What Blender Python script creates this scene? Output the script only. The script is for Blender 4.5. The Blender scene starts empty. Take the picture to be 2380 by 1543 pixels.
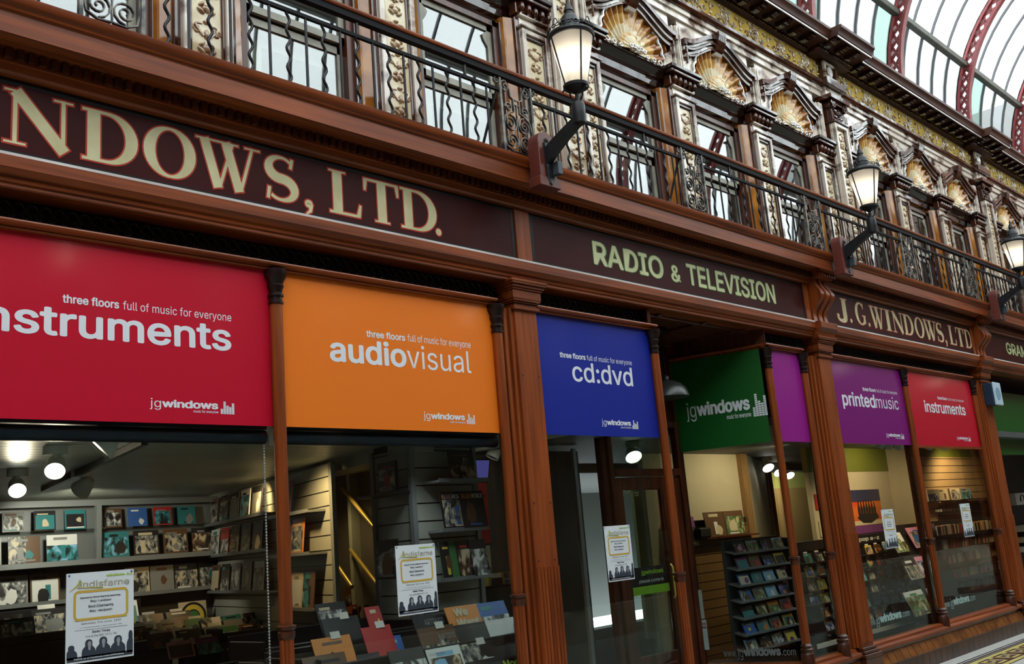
import bpy, bmesh, math, random
from mathutils import Vector, Matrix
PI = math.pi
random.seed(7)
scene = bpy.context.scene
col = scene.collection

# ------------------------------------------------------------------ camera
CAM = Vector((0.0, -4.6, 1.6)); FPX = 2296.95
AX = ((0.70037, 0.09323, 0.70767), (-0.70918, 0.20323, 0.67510), (-0.08088, -0.97468, 0.20845))  # world axes in (right, down, forward)
cd = bpy.data.cameras.new('camera'); cam = bpy.data.objects.new('camera', cd); col.objects.link(cam)
cd.sensor_fit = 'HORIZONTAL'; cd.sensor_width = 36.0; cd.lens = FPX/2380*36.0; cd.clip_end = 200; cd.clip_start = 0.05
m = Matrix(((AX[0][0], -AX[0][1], -AX[0][2], CAM.x), (AX[1][0], -AX[1][1], -AX[1][2], CAM.y), (AX[2][0], -AX[2][1], -AX[2][2], CAM.z), (0, 0, 0, 1)))
loc, rot, _ = m.decompose(); cam.location = loc; cam.rotation_mode = 'QUATERNION'; cam.rotation_quaternion = rot
scene.camera = cam

# ------------------------------------------------------------------ sky, exposure
scene.view_settings.view_transform = 'Standard'; scene.view_settings.look = 'None'
scene.view_settings.gamma = 1.0; scene.view_settings.use_curve_mapping = False
scene.view_settings.exposure = 0.12
w = bpy.data.worlds.new('overcast_sky'); scene.world = w; w.use_nodes = True
bg = w.node_tree.nodes['Background']; bg.inputs[0].default_value = (0.93, 0.97, 1.0, 1); bg.inputs[1].default_value = 6.5
cy = scene.cycles; cy.max_bounces = 8; cy.diffuse_bounces = 3; cy.glossy_bounces = 3; cy.transmission_bounces = 4; cy.transparent_max_bounces = 12
cy.caustics_reflective = False; cy.caustics_refractive = False; cy.sample_clamp_indirect = 4.0; cy.blur_glossy = 0.5

# ------------------------------------------------------------------ helpers
def at(px, py, Y):                                   # the point of plane y = Y seen at photo pixel (px, py): used to take measures
    a, b = px-1190.0, py-771.5
    d = [r[0]*a + r[1]*b + r[2]*FPX for r in AX]; t = (Y-CAM.y)/d[1]
    return Vector((d[0]*t + CAM.x, Y, d[2]*t + CAM.z))
def tag(o, label=None, cat=None, group=None, kind=None):
    if label: o['label'] = label
    if cat: o['category'] = cat
    if group: o['group'] = group
    if kind: o['kind'] = kind
    return o
def thing(name, loc, label, cat, group=None, rz=0.0, kind=None):
    o = bpy.data.objects.new(name, None); col.objects.link(o); o.location = loc; o.rotation_euler = (0, 0, rz)
    o.empty_display_size = 0.1
    return tag(o, label, cat, group, kind)
def lerp(a, b, t): return a+(b-a)*t
class MB:
    def __init__(s): s.v = []; s.f = []; s.mi = []; s.M = None
    def add(s, vs, fs, m=0):
        n = len(s.v); s.v += [tuple(v) for v in vs]
        for f in fs: s.f.append(tuple(i+n for i in f)); s.mi.append(m)
        return s
    def box(s, x0, x1, y0, y1, z0, z1, m=0):
        v = [(x, y, z) for z in (z0, z1) for y in (y0, y1) for x in (x0, x1)]
        return s.add(v, [(0, 2, 3, 1), (4, 5, 7, 6), (0, 1, 5, 4), (2, 6, 7, 3), (0, 4, 6, 2), (1, 3, 7, 5)], m)
    def prism(s, pts, vec, m=0):                      # closed outline of 3D points pushed along vec
        n = len(pts); a = [Vector(p) for p in pts]; b = [p+Vector(vec) for p in a]
        fs = [tuple(range(n-1, -1, -1)), tuple(range(n, 2*n))] + [(i, (i+1) % n, n+(i+1) % n, n+i) for i in range(n)]
        return s.add(a+b, fs, m)
    def px(s, prof, x0, x1, m=0): return s.prism([(x0, y, z) for y, z in prof], (x1-x0, 0, 0), m)
    def pz(s, prof, z0, z1, m=0): return s.prism([(x, y, z0) for x, y in prof], (0, 0, z1-z0), m)
    def py(s, prof, y0, y1, m=0): return s.prism([(x, y0, z) for x, z in prof], (0, y1-y0, 0), m)
    def lathe(s, prof, cx, cy_, n=16, m=0, a0=0.0, a1=2*PI):   # profile of (r, z)
        full = abs(a1-a0-2*PI) < 1e-6; k = n if full else n+1; vs = []; fs = []
        for r, z in prof:
            for i in range(k):
                a = a0+(a1-a0)*i/n; vs.append((cx+r*math.cos(a), cy_+r*math.sin(a), z))
        for j in range(len(prof)-1):
            for i in range(n):
                i2 = (i+1) % k if full else i+1
                fs.append((j*k+i, j*k+i2, (j+1)*k+i2, (j+1)*k+i))
        if full:
            if prof[0][0] > 1e-4: fs.append(tuple(range(k-1, -1, -1)))
            if prof[-1][0] > 1e-4: fs.append(tuple((len(prof)-1)*k+i for i in range(k)))
        return s.add(vs, fs, m)
    def tube(s, pts, r, n=6, m=0, closed=False, flat=None):     # flat=(a,b): band of half sizes a (in y) and b
        P = [Vector(p) for p in pts]; N = len(P); vs = []; fs = []
        for i, p in enumerate(P):
            if closed: t = P[(i+1) % N]-P[i-1]
            else: t = P[min(i+1, N-1)]-P[max(i-1, 0)]
            t = t.normalized() if t.length > 1e-9 else Vector((0, 0, 1))
            u = Vector((0, 1, 0)) if abs(t.y) < 0.9 else Vector((1, 0, 0))
            u = (u-t*u.dot(t)).normalized(); w2 = t.cross(u); rr = r[i] if isinstance(r, (list, tuple)) else r
            if flat: vs += [p+u*flat[0]+w2*flat[1], p-u*flat[0]+w2*flat[1], p-u*flat[0]-w2*flat[1], p+u*flat[0]-w2*flat[1]]
            else: vs += [p+(u*math.cos(2*PI*k/n)+w2*math.sin(2*PI*k/n))*rr for k in range(n)]
        if flat: n = 4
        for i in range(N if closed else N-1):
            for k in range(n): fs.append((i*n+k, i*n+(k+1) % n, ((i+1) % N)*n+(k+1) % n, ((i+1) % N)*n+k))
        if not closed: fs += [tuple(range(n-1, -1, -1)), tuple((N-1)*n+k for k in range(n))]
        return s.add(vs, fs, m)
    def blob(s, c, rx, ry, rz, m=0, nu=8, nv=5, tilt=0.0):
        vs = []; fs = []; ct, st = math.cos(tilt), math.sin(tilt)
        for j in range(nv+1):
            th = PI*j/nv
            for i in range(nu):
                a = 2*PI*i/nu; x = rx*math.sin(th)*math.cos(a); y = ry*math.sin(th)*math.sin(a); z = rz*math.cos(th)
                vs.append((c[0]+x*ct-z*st, c[1]+y, c[2]+x*st+z*ct))
        for j in range(nv):
            for i in range(nu): fs.append((j*nu+i, (j+1)*nu+i, (j+1)*nu+(i+1) % nu, j*nu+(i+1) % nu))
        return s.add(vs, fs, m)
    def build(s, name, mats, parent=None, at=None, smooth=None, bevel=0.0, label=None):
        o_ = Vector(at) if at is not None else (parent.location.copy() if parent is not None and parent.type == 'EMPTY' and parent.parent is None else Vector((0, 0, 0)))
        me = bpy.data.meshes.new(name)
        me.from_pydata([Vector(v)-o_ for v in s.v], [], s.f)
        mats = mats if isinstance(mats, (list, tuple)) else [mats]
        for mm in mats: me.materials.append(mm)
        me.polygons.foreach_set('material_index', s.mi)
        bm = bmesh.new(); bm.from_mesh(me); bmesh.ops.recalc_face_normals(bm, faces=bm.faces)
        bm.to_mesh(me); bm.free()
        if smooth:
            me.polygons.foreach_set('use_smooth', [True]*len(me.polygons)); me.set_sharp_from_angle(angle=math.radians(smooth))
        ob = bpy.data.objects.new(name, me); col.objects.link(ob)
        if parent is not None: ob.parent = parent
        elif at is not None: ob.location = o_
        if bevel:
            b = ob.modifiers.new('bevel', 'BEVEL'); b.width = bevel; b.segments = 1; b.limit_method = 'ANGLE'; b.angle_limit = math.radians(35)
        if label: ob['label'] = label
        return ob
def sub(parent_part, mb, name, mats, **k):            # a sub-part: same mesh frame as its part
    top = parent_part.parent
    base = top.location if (top is not None and top.type == 'EMPTY') else parent_part.location
    return mb.build(name, mats, parent_part, at=base, **k) if top is not None else mb.build(name, mats, parent_part, at=base, **k)
def copy_tree(o, parent=None):
    c = o.copy(); col.objects.link(c); c.parent = parent
    for ch in KIDS.get(o.name, []): copy_tree(ch, c)
    return c
KIDS = {}
def index_kids():
    KIDS.clear()
    for o in bpy.data.objects:
        if o.parent is not None: KIDS.setdefault(o.parent.name, []).append(o)

# ------------------------------------------------------------------ materials
def mat(name, color, rough=0.5, metal=0.0, coat=0.0, spec=0.5, emit=None, estr=0.0, alpha=1.0):
    m_ = bpy.data.materials.new(name); m_.use_nodes = True; b = m_.node_tree.nodes['Principled BSDF']
    b.inputs['Base Color'].default_value = (*color, 1); b.inputs['Roughness'].default_value = rough; b.inputs['Metallic'].default_value = metal
    b.inputs['Coat Weight'].default_value = coat; b.inputs['Coat Roughness'].default_value = 0.11; b.inputs['Specular IOR Level'].default_value = spec
    if emit: b.inputs['Emission Color'].default_value = (*emit, 1); b.inputs['Emission Strength'].default_value = estr
    return m_
def noisy(name, c1, c2, scale=(4, 4, 4), rough=0.5, coat=0.0, detail=4.0, bump=0.0, bscale=None, metal=0.0, spec=0.5, lo=0.35, hi=0.65, rough2=None):
    m_ = mat(name, c1, rough, metal, coat, spec); nt = m_.node_tree; N = nt.nodes; L = nt.links; b = N['Principled BSDF']
    tc = N.new('ShaderNodeTexCoord'); mp = N.new('ShaderNodeMapping'); mp.inputs['Scale'].default_value = scale
    no = N.new('ShaderNodeTexNoise'); no.inputs['Scale'].default_value = 1.0; no.inputs['Detail'].default_value = detail
    cr = N.new('ShaderNodeValToRGB'); cr.color_ramp.elements[0].position = lo; cr.color_ramp.elements[1].position = hi
    cr.color_ramp.elements[0].color = (*c1, 1); cr.color_ramp.elements[1].color = (*c2, 1)
    L.new(tc.outputs['Object'], mp.inputs[0]); L.new(mp.outputs[0], no.inputs['Vector']); L.new(no.outputs['Fac'], cr.inputs[0]); L.new(cr.outputs[0], b.inputs['Base Color'])
    if rough2 is not None:
        mr = N.new('ShaderNodeMapRange'); mr.inputs['To Min'].default_value = rough; mr.inputs['To Max'].default_value = rough2
        L.new(no.outputs['Fac'], mr.inputs['Value']); L.new(mr.outputs[0], b.inputs['Roughness'])
    if bump:
        n2 = no
        if bscale:
            mp2 = N.new('ShaderNodeMapping'); mp2.inputs['Scale'].default_value = bscale; n2 = N.new('ShaderNodeTexNoise'); n2.inputs['Scale'].default_value = 1.0
            L.new(tc.outputs['Object'], mp2.inputs[0]); L.new(mp2.outputs[0], n2.inputs['Vector'])
        bu = N.new('ShaderNodeBump'); bu.inputs['Strength'].default_value = bump; bu.inputs['Distance'].default_value = 0.01
        L.new(n2.outputs['Fac'], bu.inputs['Height']); L.new(bu.outputs[0], b.inputs['Normal'])
    return m_
def glassmat(name, tint=(0.93, 0.97, 0.95), rough=0.0, ior=1.5, boost=0.0):
    m_ = bpy.data.materials.new(name); m_.use_nodes = True; nt = m_.node_tree; N = nt.nodes; L = nt.links; N.clear()
    out = N.new('ShaderNodeOutputMaterial'); mix = N.new('ShaderNodeMixShader'); tr = N.new('ShaderNodeBsdfTransparent'); gl = N.new('ShaderNodeBsdfGlossy'); fr = N.new('ShaderNodeFresnel')
    ge = N.new('ShaderNodeNewGeometry'); mr = N.new('ShaderNodeMapRange'); mr.inputs['To Min'].default_value = ior; mr.inputs['To Max'].default_value = 1/ior   # same reflectance from either face of the sheet
    L.new(ge.outputs['Backfacing'], mr.inputs['Value']); L.new(mr.outputs[0], fr.inputs['IOR'])
    tr.inputs[0].default_value = (*tint, 1); gl.inputs['Roughness'].default_value = rough
    if boost:
        ad = N.new('ShaderNodeMath'); ad.operation = 'ADD'; ad.use_clamp = True; ad.inputs[1].default_value = boost
        L.new(fr.outputs[0], ad.inputs[0]); L.new(ad.outputs[0], mix.inputs[0])
    else: L.new(fr.outputs[0], mix.inputs[0])
    L.new(tr.outputs[0], mix.inputs[1]); L.new(gl.outputs[0], mix.inputs[2]); L.new(mix.outputs[0], out.inputs[0])
    return m_
def roofglass(name, trans, diff):                      # wired, dirty roof glass: part clear, part milky, clearness set by row to steer light
    m_ = bpy.data.materials.new(name); m_.use_nodes = True; nt = m_.node_tree; N = nt.nodes; L = nt.links; N.clear()
    out = N.new('ShaderNodeOutputMaterial'); ad = N.new('ShaderNodeAddShader'); tr = N.new('ShaderNodeBsdfTransparent'); tl = N.new('ShaderNodeBsdfTranslucent')
    no = N.new('ShaderNodeTexNoise'); no.inputs['Scale'].default_value = 1.3; no.inputs['Detail'].default_value = 3
    mx = N.new('ShaderNodeMix'); mx.data_type = 'RGBA'; mx.inputs['A'].default_value = (*[c*0.82 for c in trans], 1); mx.inputs['B'].default_value = (*trans, 1)
    tc = N.new('ShaderNodeTexCoord'); L.new(tc.outputs['Object'], no.inputs['Vector']); L.new(no.outputs['Fac'], mx.inputs['Factor']); L.new(mx.outputs['Result'], tr.inputs[0])
    tl.inputs[0].default_value = (*diff, 1); L.new(tr.outputs[0], ad.inputs[0]); L.new(tl.outputs[0], ad.inputs[1]); L.new(ad.outputs[0], out.inputs[0])
    return m_
M = {}
WD, WL = (0.125, 0.024, 0.005), (0.34, 0.072, 0.012)
M['wood_x'] = noisy('mahogany_along', WD, WL, (1.2, 26, 26), 0.42, 0.10, 5, 0.08, (2, 60, 60), lo=0.3, hi=0.75, spec=0.32)
M['wood_z'] = noisy('mahogany_upright', (0.15, 0.029, 0.006), (0.38, 0.084, 0.014), (26, 26, 1.2), 0.42, 0.10, 5, 0.08, (60, 60, 2), lo=0.3, hi=0.75, spec=0.32)
M['wood_dark'] = noisy('dark_mahogany', (0.032, 0.008, 0.003), (0.10, 0.022, 0.007), (20, 20, 2), 0.36, 0.2, 4, 0.06, spec=0.4)
M['wood_red'] = noisy('red_stained_wood', (0.10, 0.02, 0.014), (0.16, 0.03, 0.02), (12, 12, 3), 0.45, 0.1)
M['wood_ceil'] = noisy('stained_soffit_wood', (0.06, 0.016, 0.007), (0.13, 0.032, 0.012), (2, 25, 25), 0.4, 0.2)
M['maroon'] = noisy('maroon_sign_paint', (0.044, 0.0075, 0.0075), (0.054, 0.0095, 0.0095), (3, 3, 3), 0.4, 0.0, spec=0.10)
M['black'] = mat('black_paint', (0.006, 0.006, 0.009), 0.4, spec=0.25)
M['cream'] = noisy('cream_gold_leaf', (0.56, 0.50, 0.26), (0.68, 0.62, 0.36), (6, 6, 6), 0.45)
M['cream_green'] = noisy('pale_cream_paint', (0.56, 0.56, 0.28), (0.66, 0.66, 0.36), (6, 6, 6), 0.45)
M['redline'] = mat('red_outline_paint', (0.42, 0.032, 0.010), 0.5, spec=0.3)
M['greenline'] = mat('green_outline_paint', (0.035, 0.13, 0.02), 0.45)
M['dust'] = noisy('dusty_ledge', (0.55, 0.5, 0.48), (0.75, 0.72, 0.7), (3, 30, 30), 0.9)
M['white'] = mat('white_vinyl', (0.80, 0.82, 0.88), 0.4)
M['iron'] = noisy('black_iron', (0.006, 0.006, 0.008), (0.013, 0.014, 0.018), (20, 20, 20), 0.42, spec=0.35, bump=0.05, bscale=(80, 80, 80))
M['iron_worn'] = noisy('worn_grey_iron', (0.02, 0.022, 0.026), (0.30, 0.28, 0.23), (14, 14, 14), 0.4, metal=0.2, lo=.42, hi=.7)
M['red'] = mat('red_banner', (0.56, 0.003, 0.026), 0.5, coat=.6, spec=0.2)
M['orange'] = mat('orange_banner', (0.90, 0.205, 0.014), 0.5, coat=.6, spec=0.2)
M['blue'] = mat('blue_banner', (0.006, 0.020, 0.29), 0.5, coat=.5, spec=0.2)
M['green'] = mat('green_banner', (0.007, 0.105, 0.016), 0.34, spec=0.5)
M['magenta'] = mat('magenta_banner', (0.30, 0.008, 0.24), 0.5, coat=.5, spec=0.2)
M['purple'] = mat('purple_banner', (0.21, 0.006, 0.17), 0.5, coat=.6, spec=0.2)
M['iron_dull'] = mat('dull_black_iron', (.007, .007, .009), .7, spec=.15)
M['capital'] = mat('blackened_mahogany', (.014, .005, .004), .35, spec=.4)
M['navy'] = mat('navy_blind', (0.010, 0.022, 0.042), 0.45)
M['glass'] = glassmat('shop_window_glass', (0.90, 0.945, 0.93), 0.0, 1.52)
M['glass_up'] = glassmat('old_window_glass', (0.75, 0.78, 0.76), 0.01, 1.5, 0.10)
# ------------------------------------------------------------------ lettering
def font():
    import os
    try: return bpy.data.fonts.load(os.path.join(bpy.utils.system_resource('DATAFILES'), 'fonts', 'Inter.woff2'))
    except Exception: return None
FONT = font()
from mathutils.geometry import delaunay_2d_cdt
TEXTS = {}
def text_polys(s, bold=0.0, spacing=1.0):
    key = (s, round(bold, 3), spacing)
    if key in TEXTS: return TEXTS[key]
    cu = bpy.data.curves.new('lettering', 'FONT'); cu.body = s; cu.size = 1.0; cu.space_character = spacing; cu.resolution_u = 3
    if FONT: cu.font = FONT
    ob = bpy.data.objects.new('lettering', cu); col.objects.link(ob)
    bpy.context.view_layer.update()
    ev = ob.evaluated_get(bpy.context.evaluated_depsgraph_get()); me = ev.to_mesh()
    v0 = [(v.co.x, v.co.y) for v in me.vertices]; f0 = [tuple(p.vertices) for p in me.polygons]
    ev.to_mesh_clear(); bpy.data.objects.remove(ob); bpy.data.curves.remove(cu)
    r = delaunay_2d_cdt([Vector(v) for v in v0], [], f0, 0, 1e-6)          # overlapping contours of a glyph become one clean area
    bins = {}
    for f in f0:
        p = [v0[i] for i in f]
        for q in range(int(math.floor(min(a[0] for a in p)*12)), int(math.floor(max(a[0] for a in p)*12))+1): bins.setdefault(q, []).append(p)
    def inside(x, y):
        for p in bins.get(int(math.floor(x*12)), []):
            sg = [(p[i][0]-p[i-1][0])*(y-p[i-1][1])-(p[i][1]-p[i-1][1])*(x-p[i-1][0]) for i in range(len(p))]
            if min(sg) >= -1e-9 or max(sg) <= 1e-9: return True
        return False
    keep = []
    for k, f in enumerate(r[2]):
        n = len(f)
        if inside(sum(r[0][i].x for i in f)/n, sum(r[0][i].y for i in f)/n): keep.append(k)
    v0 = [(v.x, v.y) for v in r[0]]; f0 = [tuple(r[2][k]) for k in keep]
    if bold > .006:                                   # heavier weight: the outline is thickened all round
        vs, fs = [], []
        for k in range(8):
            n = len(vs); dx, dy = bold*math.cos(PI*k/4), bold*.8*math.sin(PI*k/4)
            vs += [(x+dx, y+dy) for x, y in v0]; fs += [tuple(i+n for i in f) for f in f0]
        v0, f0 = vs, fs
    TEXTS[key] = (v0, f0); return TEXTS[key]
def put_text(mb, s, O, U, W, x0, x1, z0, z1, bold=0.0, spacing=1.0, m=0, depth=None):
    """writes s between x0..x1 (along U from O) and z0..z1 (along W); z limits are those of the drawn glyphs"""
    vs, fs = text_polys(s, bold, spacing)
    if not vs: return
    ax, bx = min(v[0] for v in vs), max(v[0] for v in vs); az, bz = min(v[1] for v in vs), max(v[1] for v in vs)
    O, U, W = Vector(O), Vector(U), Vector(W)
    P = [O + U*lerp(x0, x1, (v[0]-ax)/(bx-ax)) + W*lerp(z0, z1, (v[1]-az)/(bz-az)) for v in vs]
    if bold > .006:                                   # the eight passes lie a hair apart, like coats of paint
        n = len(vs)//8; Nn = U.cross(W).normalized(); P = [p+Nn*(.00008*(i//n)) for i, p in enumerate(P)]
    mb.add(P, fs, m)
XU, ZU = (1, 0, 0), (0, 0, 1)
DSC = 0.27                                            # how far a descender hangs, of the cap height
def line(mb, s, x0, x1, base, cap, y, bold=0.0, desc=False, m=0, spacing=1.0):
    put_text(mb, s, (0, y, 0), XU, ZU, x0, x1, base-(DSC*(cap-base) if desc else 0), cap, bold, spacing, m)

# painted Roman capitals: each letter is a set of strokes (centre line, half widths) in a box 1 high
TK, TN, SR = 0.100, 0.030, 0.020                      # half widths: thick stem, hairline, serif
def arc(cx, cz, rx, rz, a0, a1, n=18): return [(cx+rx*math.cos(math.radians(lerp(a0, a1, i/n))), cz+rz*math.sin(math.radians(lerp(a0, a1, i/n)))) for i in range(n+1)]
def stem(x, z0, z1, h): return ([(x, z0), (x, z1)], [h, h])
def bar(x0, x1, z, h=SR): return ([(x0, z), (x1, z)], [h, h])
def bowl(cx, cz, rx, rz, a0, a1, thin, thick, n=20):
    pts = arc(cx, cz, rx, rz, a0, a1, n); hw = [lerp(thin, thick, abs(math.cos(math.radians(lerp(a0, a1, i/n))))**1.5) for i in range(n+1)]
    return (pts, hw)
def glyph(c):
    if c == 'N': return 0.98, [([(0.17, 0.98), (0.86, 0.02)], [TK*0.95, TK*0.95]), stem(0.17, 0, 0.96, TN), stem(0.84, 0.05, 1, TN), bar(0.02, 0.22, 0.975), bar(0.02, 0.32, 0.02), bar(0.70, 0.98, 0.975)]
    if c == 'D': return 0.86, [stem(0.20, 0, 1, TK), bowl(0.40, 0.5, 0.40, 0.47, -90, 90, TN, TK), bar(0.02, 0.42, 0.97, TN), bar(0.02, 0.42, 0.03, TN)]
    if c == 'O': return 0.90, [bowl(0.45, 0.5, 0.37, 0.485, 0, 360, TN*0.9, TK*1.05, 40)]
    if c == 'W': return 1.32, [([(0.18, 1), (0.44, 0.0)], [TK*0.9, TK*0.9]), ([(0.47, 0.02), (0.74, 1)], [TN, TN]), ([(0.60, 1), (0.86, 0.0)], [TK*0.9, TK*0.9]), ([(0.89, 0.02), (1.14, 1)], [TN, TN]), bar(0.02, 0.86, 0.98), bar(0.98, 1.30, 0.98)]
    if c == 'S':
        pts = arc(0.36, 0.735, 0.235, 0.235, 40, 262, 16)+arc(0.36, 0.265, 0.255, 0.235, 82, -140, 16)
        n = len(pts); hw = [lerp(TN, TK*1.05, math.sin(PI*min(1, max(0, (i/(n-1)-0.08)/0.84)))**1.4) for i in range(n)]
        return 0.70, [(pts, hw), ([(0.545, 0.76), (0.58, 0.98)], [TN, TN]), ([(0.10, 0.02), (0.13, 0.28)], [TN, TN])]
    if c == 'L': return 0.74, [stem(0.21, 0, 1, TK), bar(0.03, 0.40, 0.98), bar(0.03, 0.68, 0.03, TN), ([(0.66, 0.02), (0.71, 0.30)], [TN*1.6, TN*0.8])]
    if c == 'T': return 0.82, [stem(0.41, 0, 1, TK), bar(0.04, 0.78, 0.97, TN), bar(0.24, 0.58, 0.02), ([(0.05, 0.99), (0.03, 0.70)], [TN*1.6, TN*0.8]), ([(0.77, 0.99), (0.79, 0.70)], [TN*1.6, TN*0.8])]
    if c == 'I': return 0.40, [stem(0.20, 0, 1, TK), bar(0.02, 0.38, 0.98), bar(0.02, 0.38, 0.02)]
    if c == 'J':
        hook = arc(0.23, 0.16, 0.19, 0.17, 0, -190, 12)
        return 0.62, [stem(0.42, 0.15, 1, TK), bar(0.26, 0.60, 0.98), (hook, [lerp(TK, TN, i/12) for i in range(13)]), (arc(0.06, 0.2, 0.035, 0.035, 0, 360, 10), [0.035]*11)]
    if c == 'G': return 0.86, [bowl(0.45, 0.5, 0.36, 0.48, 52, 330, TN, TK*1.05, 26), stem(0.74, 0.08, 0.42, TK*0.8), bar(0.56, 0.86, 0.42), ([(0.68, 0.74), (0.70, 0.98)], [TN, TN])]
    if c == '.': return 0.22, [(arc(0.11, 0.075, 0.04, 0.04, 0, 360, 14), [0.045]*15)]
    if c == ',': return 0.24, [(arc(0.12, 0.075, 0.04, 0.04, 0, 360, 14), [0.045]*15), ([(0.17, 0.07), (0.15, -0.08), (0.06, -0.17)], [0.045, 0.035, 0.012])]
def stroke(mb, pts, hw, grow, X, Z, y, sx, sz, m):
    n = len(pts); closed = (abs(pts[0][0]-pts[-1][0])+abs(pts[0][1]-pts[-1][1])) < 1e-6 and n > 3
    L_, R_ = [], []
    for i in range(n):
        a = pts[i-1] if i else (pts[-2] if closed else pts[0]); b = pts[i+1] if i < n-1 else (pts[1] if closed else pts[-1])
        dx, dz = (b[0]-a[0])*sx, (b[1]-a[1])*sz; l = math.hypot(dx, dz) or 1; dx /= l; dz /= l
        e = 0.0
        if not closed and i == 0: e = -grow
        if not closed and i == n-1: e = grow
        px_, pz_ = X+pts[i][0]*sx+dx*e, Z+pts[i][1]*sz+dz*e
        hx = hw[i]*sz+grow if abs(dz) > abs(dx) else hw[i]*sz+grow
        hx = hw[i]*lerp(sz, sx, abs(dz))+grow
        L_.append((px_-dz*hx, y, pz_+dx*hx)); R_.append((px_+dz*hx, y, pz_-dx*hx))
    mb.add(L_+R_, [(i, i+1, n+i+1, n+i) for i in range(n-1)], m)
def roman(mb, c, x0, x1, base, cap, y, grow, m):
    wd, strokes = glyph(c); sx = (x1-x0)/wd; sz = cap-base
    for k, (pts, hw) in enumerate(strokes): stroke(mb, pts, hw, grow, x0, base, y+0.00003*k, sx, sz, m)

# ------------------------------------------------------------------ shop front: entablature
XA, XB = -0.6, 27.0
SZ0, SZ1 = 3.542, 3.93                                 # sign boards between these heights
def ent(y0=0.0):
    mb = MB()
    mb.px([(0.16, 3.395), (0.04, 3.388), (-.01, 3.386), (-.016, 3.392), (-.016, 3.409), (-.026, 3.413), (-.030, 3.437), (-.044, 3.441), (-.052, 3.458), (-.064, 3.470), (-.064, 3.526), (-.058, 3.530), (-.02, 3.541), (0.02, 3.541), (0.02, 3.93), (0.2, 3.93), (0.2, 3.395)], XA, XB, 0)
    mb.box(XA, XB, -.0575, -.021, 3.530, 3.5435, 1)
    return mb
tag(ent().build('trim_1', [M['wood_x'], M['dust']], smooth=30), kind='structure')          # architrave under the signs
c = MB()
c.px([(0.02, 3.93), (-.045, 3.935), (-.058, 3.945), (-.058, 3.985), (-.066, 3.988), (-.066, 4.048), (-.112, 4.052), (-.118, 4.066), (-.150, 4.073), (-.158, 4.085), (-.205, 4.088), (-.205, 4.052), (-.222, 4.049), (-.222, 4.150), (-.228, 4.158), (-.236, 4.160), (-.240, 4.172), (-.252, 4.182), (-.262, 4.200), (-.264, 4.226), (0.02, 4.238), (0.42, 4.238), (0.42, 3.93)], XA, XB, 0)
x = XA
while x < 17.5:
    c.box(x, x+0.030, -.098, -.060, 3.997, 4.046, 1); x += 0.052
tag(c.build('trim_2', [M['wood_x'], M['wood_dark']], smooth=30), kind='structure')          # main cornice with its dentils

# boards: back panel, black margin, framing stiles and the lettering
def sign(x0, x1, label, write):
    t = thing('shop_sign', (x0, 0, SZ0), label, 'sign', 'painted sign boards over the shop front')
    MB().box(x0, x1, -.012, .015, SZ0+.001, SZ1-.001).build('board', M['maroon'], t)
    b = MB(); e = 0.020; y = -.0135
    for a in ((x0, x1, SZ0+.001, SZ0+e*1.5), (x0, x1, SZ1-e*1.3, SZ1-.001), (x0, x0+e*1.4, SZ0+e*1.5, SZ1-e*1.3), (x1-e*1.4, x1, SZ0+e*1.5, SZ1-e*1.3)): b.box(a[0], a[1], y, -.0115, a[2], a[3])
    b.build('painted_margin', M['black'], t)
    write(t)
    return t
def sign_roman(spec, base, cap, grow):
    def f(t):
        o, i = MB(), MB()
        for c_, x0, x1 in spec:
            roman(o, c_, x0, x1, base, cap, -.0138, grow, 0); roman(i, c_, x0, x1, base, cap, -.0146, 0.0, 0)
        o.build('letter_outline', M['redline'], t); i.build('lettering', M['cream'], t)
    return f
sign(-0.55, 4.915, 'long maroon sign lettered in cream Roman capitals ending LTD., over the red and orange banners',
     sign_roman([('I', 1.12, 1.30), ('N', 1.50, 1.825), ('D', 1.862, 2.140), ('O', 2.190, 2.465), ('W', 2.468, 2.872), ('S', 2.878, 3.118), (',', 3.145, 3.222), ('L', 3.322, 3.570), ('T', 3.588, 3.868), ('D', 3.872, 4.168), ('.', 4.160, 4.222)], 3.608, 3.882, 0.0085))
def w_radio(t):
    o, i = MB(), MB()
    for s, x0, x1, b, c_ in (('RADIO', 5.785, 6.70, 3.645, 3.838), ('&', 6.808, 6.946, 3.648, 3.795), ('TELEVISION', 7.045, 8.53, 3.648, 3.842)):
        line(o, s, x0-.008, x1+.008, b-.006, c_+.006, -.0138, 0.045); line(i, s, x0, x1, b, c_, -.0146, 0.018)
    o.build('letter_outline', M['greenline'], t); i.build('lettering', M['cream_green'], t)
sign(5.085, 9.10, 'maroon sign lettered RADIO & TELEVISION in plain cream capitals', w_radio)
sign(9.56, 13.64, 'maroon sign between the two scrolled consoles, lettered in narrow cream Roman capitals',
     sign_roman([(c_, a, b) for c_, (a, b) in zip('J.G.WINDOWS,LTD.', ((9.80, 10.078), (10.091, 10.15), (10.249, 10.49), (10.529, 10.59), (10.60, 10.99), (11.00, 11.155), (11.185, 11.49), (11.502, 11.765), (11.83, 12.09), (12.081, 12.51), (12.474, 12.70), (12.718, 12.80), (12.877, 13.115), (13.13, 13.405), (13.423, 13.66), (13.64, 13.70)))], 3.630, 3.880, 0.007))
def w_gram(t):
    o, i = MB(), MB()
    line(o, 'GRAM', 14.99, 15.90, 3.665, 3.85, -.0138, 0.045); line(i, 'GRAM', 15.0, 15.89, 3.671, 3.844, -.0146, 0.018)
    o.build('letter_outline', M['greenline'], t); i.build('lettering', M['cream_green'], t)
sign(14.10, 18.2, 'maroon sign starting GRAM, cut by the right edge of the photo', w_gram)
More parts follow.
